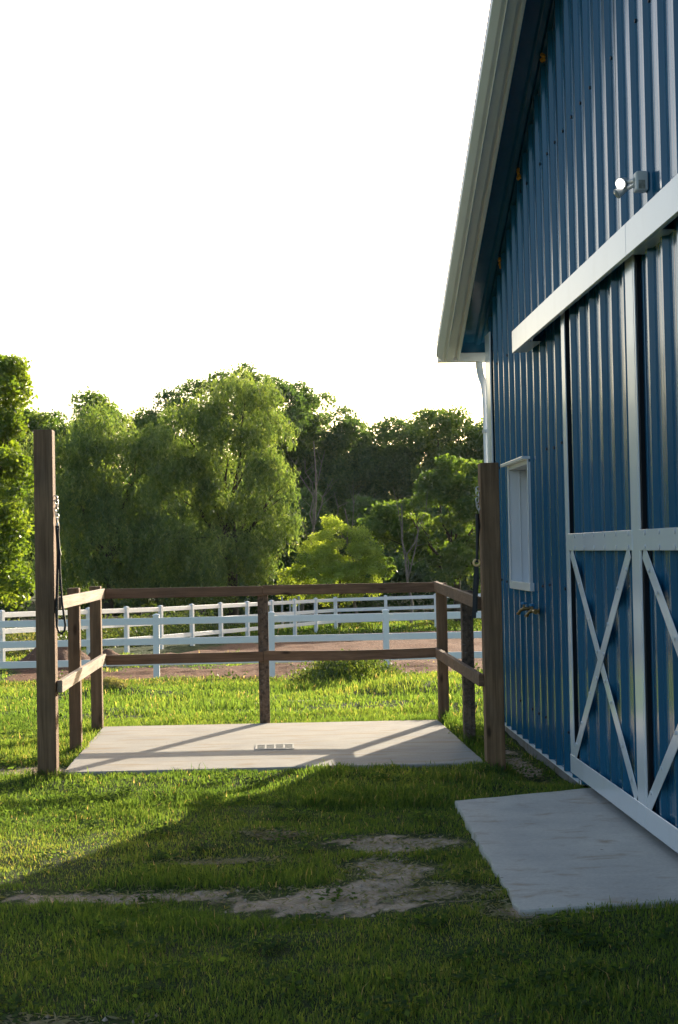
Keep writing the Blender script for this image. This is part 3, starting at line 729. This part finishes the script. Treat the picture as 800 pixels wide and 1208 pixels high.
# ------------------------------------------------------------------ grass
def blades(name, N, ylo, yhi, hmean, width, pw, label, dens_dirt=0.04):
    """N blades of real grass between two distances, thinned over dirt and left out over concrete"""
    y = ylo + (yhi - ylo)*RNG.random(N*2)**pw
    half = 0.245*y + 0.7
    x = -0.03*y + (RNG.random(N*2)*2 - 1)*half
    d = dirt(x, y); cl = vnoise(x, y, 2.2); cl2 = vnoise(x, y, 7.0)
    tuft = sstep(0.50, 0.72, vnoise(x, y, 13.0))
    keep = RNG.random(N*2) < np.clip(1.05 - d*1.35 - 0.35*dirt(x, y, 1.5, 0.9) + 0.55*tuft*(1 - arena(x, y)), dens_dirt, 1)*(0.30 + 0.55*cl2 + 0.55*vnoise(x, y, 0.8))
    inslab = (x > -1.60 + 0.02*cl) & (x < 1.44 - (y - 10.9)*0.02) & (y > 10.955) & (y < 13.72 - x*0.03)
    pad = (x > 1.0 + (y - 6.5)*0.018) & (y > 6.52 + (x - 1)*0.13) & (y < 9.34 + (x - 1)*0.38)
    keep &= ~inslab & ~pad & ~((x > 1.96) & (y < 14.15))
    x, y, d, cl, cl2 = (a[keep][:N] for a in (x, y, d, cl, cl2)); n = len(x)
    z = height(x, y) - 0.006
    h = hmean*(0.45 + 0.75*cl + 0.35*cl2)*RNG.uniform(0.5, 1.4, n)*(1 - 0.70*np.clip(dirt(x, y, 1.7, 0.6)*1.3, 0, 1))*(0.65 + 0.7*sstep(0.3, 0.75, vnoise(x, y, 1.7)))
    for px_, py_ in ((-1.71, 10.95), (-1.68, 12.33), (-1.68, 13.78), (-0.18, 13.8), (1.43, 13.6), (1.49, 12.2), (1.51, 10.85), (1.0, 8.2), (0.98, 6.9)):
        h = h*(1 + 0.9*np.exp(-((x - px_)**2 + (y - py_)**2)/0.16**2))
    h = h*np.where(RNG.random(n) < 0.02, 1.7, 1.0)
    mnd = np.exp(-((x - 0.95)/0.75)**2 - ((y - 22.3)/1.1)**2)
    h = h*(1 + 1.2*mnd)
    yaw = RNG.random(n)*2*math.pi; lean = RNG.uniform(0.15, 0.85, n); wv = width*RNG.uniform(0.7, 1.3, n)
    dx, dy = np.cos(yaw), np.sin(yaw); fa = yaw + math.pi/2 + RNG.uniform(-0.9, 0.9, n); px, py = np.cos(fa)*wv/2, np.sin(fa)*wv/2
    V = np.empty((n, 5, 3))
    for k, (t, ww) in enumerate(((0, 1), (0, -1), (0.55, 0.8), (0.55, -0.8))):
        b_ = lean*h*t*t
        V[:, k, 0] = x + dx*b_ + px*ww; V[:, k, 1] = y + dy*b_ + py*ww; V[:, k, 2] = z + h*t*(1 - 0.15*lean*t)
    V[:, 4, 0] = x + dx*lean*h; V[:, 4, 1] = y + dy*lean*h; V[:, 4, 2] = z + h*(1 - 0.42*lean)
    tn = np.clip(0.50*RNG.random(n) + 0.40*vnoise(x, y, 0.9) + 0.14*(vnoise(x, y, 3.1) - 0.5), 0, 0.84)
    dry = RNG.random(n) < (0.016 + 0.07*np.clip(vnoise(x, y, 0.6) - 0.45, 0, 1) + 0.10*d + 0.14*sstep(26.5, 29, y)*(1 - sstep(31, 33, y)))
    tn = np.where(dry, RNG.uniform(0.88, 1.0, n), tn)
    b0 = np.arange(n)*5
    q = np.stack([b0, b0+1, b0+3, b0+2], 1); t3 = np.stack([b0+2, b0+3, b0+4], 1)
    tag(soup(name, V.reshape(-1, 3), np.repeat(tn, 5), M_GRASS, None, q, t3), label, 'grass', kind='stuff')
blades('grass', 150000, 4.6, 9.5, 0.045, 0.0040, 0.9, 'short shaded green grass in front of the concrete slab and pad')
blades('grass', 115000, 9.4, 15.0, 0.052, 0.0065, 1.0, 'short sunlit green grass around the wooden pen')
blades('grass', 140000, 14.8, 31.0, 0.08, 0.013, 0.85, 'sunlit yellow green grass between the pen and the white fence')
blades('grass', 36000, 31.0, 47.0, 0.10, 0.024, 0.9, 'grass beyond the nearest white fence', 0.01)
blades('grass', 30000, 62.0, 74.0, 0.16, 0.05, 1.0, 'dark grass strip below the farthest fence', 0.0)

# dead clippings, leaf bits and clods lying on the bare patches and in the turf
def litter(N):
    pk = RNG.integers(0, len(PATCH), N*3); P = np.array(PATCH)[pk]
    x = P[:, 0] + RNG.normal(size=N*3)*P[:, 2]*0.9; y = P[:, 1] + RNG.normal(size=N*3)*P[:, 3]*0.9
    ok = (y > 4.6) & (y < 13) & (x < 1.93) & ~((x > -1.62) & (x < 1.46) & (y > 10.9) & (y < 13.8)) & ~((x > 0.97) & (y > 6.45) & (y < 9.75))
    x, y = x[ok][:N], y[ok][:N]; n = len(x)
    a = RNG.random(n)*6.283; l = RNG.uniform(0.006, 0.03, n); w_ = RNG.uniform(0.002, 0.006, n)
    d = np.stack([np.cos(a), np.sin(a), RNG.normal(size=n)*0.25], 1)*l[:, None]; sd_ = np.stack([-np.sin(a), np.cos(a), RNG.normal(size=n)*0.4], 1)*w_[:, None]
    C = np.stack([x, y, height(x, y) + 0.005 + RNG.random(n)*0.006], 1)
    V = np.stack([C - d, C + sd_, C + d, C - sd_], 1).reshape(-1, 3)
    tag(soup('dry_litter', V, np.repeat(RNG.uniform(0.75, 1.0, n), 4), M_WEED, None, np.arange(len(V)).reshape(-1, 4)), 'dead clippings scattered over the bare patches', kind='stuff')
litter(5000)
clod = MB()
for k in range(260):
    cx, cy, rx, ry = random.choice(PATCH[:7]); x, y = cx + random.gauss(0, rx*.7), cy + random.gauss(0, ry*.7)
    if y < 4.7 or (x > 0.95 and y > 6.4): continue
    r = random.uniform(0.004, 0.013); z = float(height(x, y)); q = [Vector((random.uniform(-1, 1), random.uniform(-1, 1), random.uniform(-.6, .9))).normalized()*r*random.uniform(.7, 1.2) for _ in range(6)]
    vs = [(x + r, y, z), (x - r*.8, y + r*.4, z), (x, y + r, z + r*.2), (x + r*.1, y - r, z), (x + random.uniform(-.3, .3)*r, y, z + r*random.uniform(.6, 1.1)), (x, y, z - r)]
    clod.add(vs, [(0, 2, 4), (2, 1, 4), (1, 3, 4), (3, 0, 4), (2, 0, 5), (1, 2, 5), (3, 1, 5), (0, 3, 5)])
tag(clod.build('soil_clods', simple('pale_clod', (0.45, 0.35, 0.27), 0.95, 0, 0.3, 40)), 'small clods and pebbles on the bare soil', kind='stuff')

# ------------------------------------------------------------------ foliage
def leaf_quads(C, L, W, droop, up_bias=0.35):
    """rhombic leaves at centres C: length L, width W; droop 0 = any direction, 1 = hanging"""
    n = len(C)
    d = RNG.normal(size=(n, 3)); d[:, 2] = d[:, 2]*(1 - droop) - droop*1.8
    d /= np.linalg.norm(d, axis=1)[:, None]
    nn = RNG.normal(size=(n, 3)); nn[:, 2] += up_bias
    s = np.cross(d, nn); s /= np.linalg.norm(s, axis=1)[:, None] + 1e-9
    l = (L*RNG.uniform(0.65, 1.35, n))[:, None]; w = (W*RNG.uniform(0.7, 1.3, n))[:, None]
    V = np.stack([C - d*l/2, C + s*w/2, C + d*l/2, C - s*w/2], 1)
    return V.reshape(-1, 3)
def crown_points(lobes, ncl, nleaf, cl_r, depth=0.8, shell=0.55):
    """leaf centres on ragged domed clumps spread over ellipsoid lobes (x, y, z, rx, ry, rz)"""
    lob = np.array(lobes, float); vol = (lob[:, 3]*lob[:, 5]); pk = RNG.choice(len(lob), ncl, p=vol/vol.sum())
    dirs = RNG.normal(size=(ncl, 3)); dirs[:, 2] += 0.15; dirs /= np.linalg.norm(dirs, axis=1)[:, None]
    rr = shell + (1.05 - shell)*RNG.random(ncl)**0.6
    cc = lob[pk, :3] + dirs*lob[pk, 3:]*rr[:, None]
    cr = cl_r*RNG.uniform(0.5, 1.45, ncl)
    per = np.maximum(3, (nleaf/ncl*(cr/cl_r)**1.8).astype(int))
    idx = np.repeat(np.arange(ncl), per); n = len(idx)
    g = RNG.normal(size=(n, 3)); g[:, 2] += 0.35; g /= np.linalg.norm(g, axis=1)[:, None]
    g *= (0.62 + 0.38*RNG.random(n)**0.7 + 0.16*RNG.normal(size=n))[:, None]; g[:, 2] *= 0.72
    P = cc[idx] + g*cr[idx][:, None]
    tint = np.clip(RNG.random(n)*0.55 + (RNG.random(ncl)*0.5)[idx] - 0.03, 0, 1)
    return P, tint, cc
def limb(mb, p, q, r0, r1, n=5, j=0.12, sides=7):
    p, q = Vector(p), Vector(q); L = (q - p).length; pts = []
    for i in range(n + 1):
        t = i/n; c = p.lerp(q, t)
        if 0 < i < n: c = c + Vector((random.uniform(-j, j), random.uniform(-j, j), random.uniform(-j, j)*0.5 + 0.06*math.sin(math.pi*t)))*L*0.35
        pts.append(c)
    mb.tube(pts, [r0 + (r1 - r0)*i/n for i in range(n + 1)], sides)
    return pts
def far(lobes, y0, y1): return [(x*y1/y0, 1.55 + (z - 1.55)*y1/y0, a*y1/y0, c*y1/y0) for x, z, a, c in lobes]
def tree(name, label, cat, base, lobes, m, ncl, nleaf, cl_r, L, W, style='broad', tr=0.2, group='trees of the wood behind the paddock', y_depth=0.9):
    lob = [(x, base[1] + random.uniform(-0.25, 0.25)*rx, z, rx, rx*y_depth, rz) for x, z, rx, rz in lobes]
    t = thing(name, label, cat, group)
    b0 = Vector((base[0], base[1], float(height(base[0], base[1])) - 0.15))
    zt = max(l[2] for l in lob); fork = Vector((base[0], base[1], b0.z + (zt - b0.z)*0.32))
    mb = MB(); limb(mb, b0, fork, tr, tr*0.75, 4, 0.05, 9)
    for l in lob:
        e = Vector((l[0], l[1], l[2] + 0.35*l[5]))
        pts = limb(mb, fork, e, tr*0.5, tr*0.08, 5)
        for k in range(3):
            s = pts[2 + k % 3]; limb(mb, s, Vector((l[0] + random.uniform(-.8, .8)*l[3], l[1] + random.uniform(-.8, .8)*l[4], l[2] + random.uniform(-.3, .8)*l[5])), tr*0.16, tr*0.03, 3, 0.15, 5)
    mb.build('trunk', M_BARK, t)
    if style == 'willow':
        # boughs: domed clumps whose outer leaves trail down in strands
        P0, tint0, cc = crown_points(lob, ncl, nleaf//8, cl_r, shell=0.5)
        per = 8; tt = RNG.random((len(P0), per)); ln = RNG.uniform(0.35, 1.25, len(P0))*cl_r*1.1
        P = np.repeat(P0[:, None, :], per, 1) + RNG.normal(size=(len(P0), per, 3))*np.array([0.05, 0.05, 0.03])
        hx = RNG.normal(size=(len(P0), 2))*0.13
        P[:, :, 0] += hx[:, :1]*np.sqrt(tt); P[:, :, 1] += hx[:, 1:]*np.sqrt(tt); P[:, :, 2] -= ln[:, None]*tt
        P = P.reshape(-1, 3); tint = np.clip(np.repeat(tint0, per) + RNG.normal(size=len(P))*0.12, 0, 1)
        V = leaf_quads(P, L, W, 0.72, 0.1)
    else:
        P, tint, cc = crown_points(lob, ncl, nleaf, cl_r)
        V = leaf_quads(P, L, W, 0.15)
    q = np.arange(len(V)).reshape(-1, 4)
    soup('crown', V, np.repeat(tint, 4), m, t, q)
    return t
GW = 'willows behind the paddock'
tree('leafy_tree', 'bright yellow green tree at the left edge, left of the tall post', 'tree', (-9.9, 50.0),
     [(-9.54, 6.46, 1.26, 1.45), (-8.98, 7.15, 0.61, 0.78), (-9.29, 4.23, 0.95, 1.68), (-8.85, 5.34, 0.67, 0.98), (-9.46, 2.02, 1.01, 1.54), (-9.17, 3.12, 0.98, 1.4), (-8.98, 0.9, 0.7, 0.84), (-10.9, 5.0, 1.4, 2.2), (-10.8, 2.2, 1.4, 2.0)],
     M_LEAF_LEFT, 170, 32000, 0.42, 0.17, 0.10, tr=0.16)
tree('willow_tree', 'dark drooping willow just right of the tall left post', 'willow', (-8.0, 70.0),
     [(-10.11, 5.84, 1.49, 2.03), (-8.35, 6.78, 1.96, 1.56), (-6.63, 5.19, 1.96, 2.15), (-9.18, 3.29, 2.15, 2.35), (-10.17, 1.75, 1.76, 1.96), (-7.46, 2.09, 2.35, 2.35), (-5.14, 1.65, 2.35, 1.96)],
     M_WILLOW, 185, 64000, 0.74, 0.22, 0.06, 'willow', 0.28, GW)
tree('willow_tree', 'tall sunlit willow with drooping yellow green boughs near the middle of the wood', 'willow', (-2.4, 73.0),
     [(-3.85, 6.92, 1.96, 1.71), (-1.59, 8.11, 1.84, 1.71), (-2.45, 5.27, 2.24, 2.04), (-0.23, 4.2, 1.22, 1.31), (-1.69, 2.6, 2.12, 2.04), (-3.34, 1.21, 2.45, 1.84), (-4.7, 4.49, 1.84, 2.04)],
     M_WILLOW, 185, 66000, 0.74, 0.22, 0.06, 'willow', 0.3, GW)
tree('leafy_tree', 'tallest dark tree, its top showing behind the sunlit willow', 'tree', (-3.2, 106.0),
     far([(-2.09, 10.24, 1.73, 1.63), (-4.49, 10.0, 1.83, 1.35), (-0.43, 9.25, 1.63, 1.73), (-2.86, 7.37, 2.88, 2.64), (-5.7, 5.2, 2.3, 2.3), (-3.0, 4.5, 2.6, 2.4)], 86.0, 106.0), M_LEAF_DARK, 190, 42000, 0.84, 0.26, 0.16, tr=0.25)
tree('leafy_tree', 'round topped dark tree just right of the sunlit willow', 'tree', (2.2, 110.0),
     far([(1.28, 9.4, 1.77, 1.67), (0.26, 7.45, 2.06, 2.21), (2.98, 8.14, 1.67, 1.57), (1.94, 5.45, 2.95, 2.46), (3.93, 6.4, 1.97, 1.97), (4.6, 7.2, 1.3, 1.2), (0.3, 5.0, 2.2, 2.2), (3.2, 4.0, 2.6, 2.4)], 88.0, 110.0), M_LEAF_DARK, 230, 50000, 0.84, 0.26, 0.16, tr=0.25)
tree('leafy_tree', 'dark tree above the bright bush, left of the highest tree near the barn', 'tree', (8.3, 108.0),
     far([(6.76, 7.44, 1.63, 1.44), (8.18, 5.73, 2.16, 2.16), (5.74, 4.81, 2.4, 2.64), (5.3, 6.98, 1.25, 1.06), (7.0, 3.4, 2.6, 2.4), (4.4, 5.2, 1.8, 1.8)], 86.0, 108.0), M_LEAF_DARK, 210, 46000, 0.84, 0.26, 0.16, tr=0.24)
tree('leafy_tree', 'broad dark tree whose top meets the barn corner', 'tree', (12.9, 106.0),
     far([(8.74, 7.74, 1.5, 1.5), (10.61, 6.76, 1.69, 1.5), (12.74, 6.25, 1.88, 1.88), (9.86, 4.65, 2.35, 2.35), (12.67, 3.18, 2.82, 2.82)], 84.0, 106.0), M_LEAF_MID, 210, 44000, 0.84, 0.26, 0.16, tr=0.25)
tree('leafy_tree', 'hazy pale topped tree behind the dark willow at left', 'tree', (-14.9, 104.0),
     far([(-12.8, 8.11, 1.88, 1.41), (-10.23, 8.9, 1.22, 1.13), (-11.67, 6.45, 2.82, 2.35), (-14.44, 6.97, 1.88, 2.35), (-7.4, 7.6, 1.7, 1.6)], 84.0, 104.0), M_LEAF_MID, 180, 36000, 0.84, 0.26, 0.16, tr=0.24)
sc_ = 72.5/66.0
tree('leafy_tree', 'sun flecked green tree beside the right tall post', 'tree', (8.4, 72.5),
     [(x*sc_, 1.55 + (z - 1.55)*sc_, a*sc_, c*sc_) for x, z, a, c in [(7.94, 4.35, 1.25, 1.18), (6.81, 3.82, 0.92, 0.81), (8.65, 2.86, 1.47, 1.47), (7.32, 1.77, 1.66, 1.47), (8.41, 0.64, 1.84, 1.47), (5.3, 3.09, 0.64, 0.56), (4.57, 2.55, 0.86, 0.7), (5.09, 1.45, 1.18, 1.25)]],
     M_LEAF_MID, 130, 30000, 0.5, 0.21, 0.12, tr=0.2)
sc_ = 70.0/68.0
tree('round_bush', 'bright lime green round bush in front of the dark wood', 'bush', (2.6, 70.0),
     [(x*sc_, 1.55 + (z - 1.55)*sc_, a*sc_, c*sc_) for x, z, a, c in [(2.51, 1.5, 1.37, 1.29), (1.5, 0.84, 1.06, 1.14), (3.52, 0.8, 1.06, 1.14), (2.56, 0.17, 1.9, 1.06), (0.65, 0.02, 0.76, 0.84)]],
     M_LIME, 230, 34000, 0.30, 0.14, 0.05, 'willow' if False else 'broad', 0.09)

# bare dead trees among the leaves
def dead(label, base, tips, r):
    mb = MB(); b0 = Vector(base); trunk = limb(mb, b0, tips[0], r, r*0.2, 6, 0.10)
    for tp in tips[1:]:
        s = trunk[random.randint(1, 4)]; pts = limb(mb, s, tp, r*0.45, r*0.08, 5, 0.16, 5)
        for k in range(4):
            s2 = pts[random.randint(1, 4)]; limb(mb, s2, s2 + Vector((random.uniform(-.9, .9), random.uniform(-.4, .4), random.uniform(0.1, 1.0))), r*0.2, r*0.04, 3, 0.15, 4)
    t = thing('dead_tree', label, 'dead tree', 'bare trees at the edge of the wood'); mb.build('trunk', M_DEADBARK, t)
dead('grey leafless tree standing above the bright lime bush', (1.0, 77.0, -2.1), [(1.75, 77.0, 7.1), (2.7, 77.1, 5.2), (0.5, 76.8, 6.3), (1.3, 76.6, 6.2), (2.3, 76.7, 6.6), (0.9, 76.6, 4.4)], 0.10)
dead('bent dead trunk with broken branches right of the lime bush', (3.6, 71.2, -2.0), [(3.0, 71.0, 3.5), (2.5, 71.0, 4.3), (3.4, 70.8, 4.6), (2.4, 71.0, 3.0)], 0.09)
dead('crooked dead branches low among leaves near the barn', (6.0, 71.0, -2.0), [(5.7, 71.2, 3.6), (6.6, 71.0, 3.2), (6.9, 70.8, 4.2), (5.3, 71.0, 4.4)], 0.08)

# low undergrowth and the rest of the wood behind, one mass each
def mass(name, label, lobes, m, ncl, nleaf, cl_r, L, W):
    P, tint, cc = crown_points(lobes, ncl, nleaf, cl_r, shell=0.3); V = leaf_quads(P, L, W, 0.2)
    tag(soup(name, V, np.repeat(tint, 4), m, None, np.arange(len(V)).reshape(-1, 4)), label, 'undergrowth', kind='stuff')
lb = []
for k in range(36):
    x = -21 + k*1.18 + random.uniform(-.4, .4); y = random.uniform(90, 97)
    lb.append((x, y, random.uniform(-0.8, 2.6), random.uniform(1.4, 2.2), 1.6, random.uniform(1.8, 2.8)))
for k in range(16): lb.append((-12 + k*1.6, 88.0 + random.uniform(-1, 1), -0.9 + random.uniform(-.2, .5), 1.5, 1.2, 1.4))
mass('undergrowth', 'dark tangled undergrowth filling the foot of the wood', lb, M_LEAF_DARK, 520, 72000, 1.0, 0.36, 0.24)
lb = []
for k in range(46):
    x = -42 + k*1.9 + random.uniform(-.6, .6); y = random.uniform(120, 130)
    lb.append((x, y, random.uniform(0.5, 6.4), 3.4, 2.5, random.uniform(2.8, 3.8)))
for k in range(50):
    lb.append((-40 + k*1.65 + random.uniform(-.8, .8), random.uniform(118, 128), random.uniform(-1, 5.5), 3.2, 2.5, random.uniform(2.6, 3.4)))
for k in range(30):
    lb.append((-44 + random.uniform(-4, 4), -25 + k*4.6, random.uniform(2, 5), 4.0, 3.6, random.uniform(4, 6)))
mass('woodland', 'dark mass of the wood behind the nearer trees', lb, M_LEAF_DARK, 1100, 80000, 1.4, 0.7, 0.46)
# weeds along the fences
def weeds(label, N, pos, hz, L, W):
    x, y = pos(N); P = np.stack([x, y, height(x, y) + RNG.random(N)**1.4*hz*(0.3 + 1.1*vnoise(x, y, 0.9))], 1)
    V = leaf_quads(P, L, W, 0.0); tint = np.clip(RNG.random(N)*0.5 + vnoise(x, y, 0.5)*0.7 - 0.1, 0, 1)
    tag(soup('weeds', V, np.repeat(tint, 4), M_WEED, None, np.arange(len(V)).reshape(-1, 4)), label, 'weeds', kind='stuff')
def clover(N):
    k = 260; cy = 4.8 + 9.5*RNG.random(k); cx = -0.03*cy + (RNG.random(k)*2 - 1)*(0.24*cy + 0.5)
    ok = ~((cx > -1.8) & (cx < 1.65) & (cy > 10.7) & (cy < 14)) & ~((cx > 0.85) & (cy > 6.3) & (cy < 9.9)) & (cx < 1.85)
    cx, cy = cx[ok], cy[ok]; i = RNG.integers(0, len(cx), N); r = RNG.uniform(0.03, 0.09, len(cx))[i]
    x = cx[i] + RNG.normal(size=N)*r; y = cy[i] + RNG.normal(size=N)*r
    P = np.stack([x, y, height(x, y) + RNG.uniform(0.015, 0.05, N)], 1)
    d = RNG.normal(size=(N, 3))*np.array([1, 1, 0.25]); d /= np.linalg.norm(d, axis=1)[:, None]
    s_ = np.cross(d, np.array([0, 0, 1.0]) + RNG.normal(size=(N, 3))*0.3); s_ /= np.linalg.norm(s_, axis=1)[:, None]
    l = RNG.uniform(0.008, 0.018, N)[:, None]
    V = np.stack([P - d*l, P + s_*l*0.7, P + d*l, P - s_*l*0.7], 1).reshape(-1, 3)
    tag(soup('clover', V, np.repeat(RNG.uniform(0, 0.55, N), 4), M_GRASS, None, np.arange(len(V)).reshape(-1, 4)), 'low broad leaved clover and weeds in the lawn', 'clover', kind='stuff')
clover(9000)
def heap(N):
    r = RNG.random(N)**0.5; a = RNG.random(N)*6.283; x = -2.3 + r*np.cos(a)*0.26; y = 20.2 + r*np.sin(a)*0.3
    P = np.stack([x, y, height(x, y) + 0.13*(1 - r**1.5)*RNG.uniform(0.6, 1.05, N)], 1); V = leaf_quads(P, 0.09, 0.008, 0.0)
    tag(soup('straw_heap', V, np.repeat(RNG.uniform(0.85, 1.0, N), 4), M_WEED, None, np.arange(len(V)).reshape(-1, 4)), 'small heap of dry raked grass on the lawn left of the pen', 'straw heap', kind='stuff')
heap(1500)
def along_A(N):
    s = RNG.random(N)*26 - 4; o = RNG.uniform(2.2, 6.5, N)
    return A0[0] + AD[0]*s - AD[1]*o, A0[1] + AD[1]*s + AD[0]*o
weeds('sunlit tan and green weeds behind the angled white fence', 26000, along_A, 1.0, 0.13, 0.07)
def at_mound(N): return 0.95 + RNG.normal(size=N)*0.36, 22.3 + RNG.normal(size=N)*0.5
weeds('small leafy weeds on the grassy hump beyond the pen', 5000, at_mound, 0.28, 0.05, 0.035)
def at_fence(N):
    k = RNG.integers(0, 5, N); cx = np.array([-1.27, -0.97, -4.2, 1.3, 3.9])[k]; return cx + RNG.normal(size=N)*0.13, 29.0 + k*0.3 + RNG.normal(size=N)*0.15
weeds('scattered leafy weeds in the dirt at the foot of the nearest white fence', 260, at_fence, 0.30, 0.07, 0.045)


# ------------------------------------------------------------------ thin sunlit air
air = bpy.data.materials.new('air'); air.use_nodes = True
n = air.node_tree; n.nodes.remove(n.nodes['Principled BSDF'])
v = n.nodes.new('ShaderNodeVolumePrincipled'); v.inputs['Density'].default_value = 0.00005; v.inputs['Anisotropy'].default_value = 0.55; v.inputs['Color'].default_value = (0.82, 0.92, 1.0, 1)
n.links.new(v.outputs[0], n.nodes['Material Output'].inputs['Volume'])
tag(MB().box((-70, -32, -3.4), (70, 170, 22)).build('haze', air), 'faint sunlit haze in front of the wood', 'haze', kind='stuff')
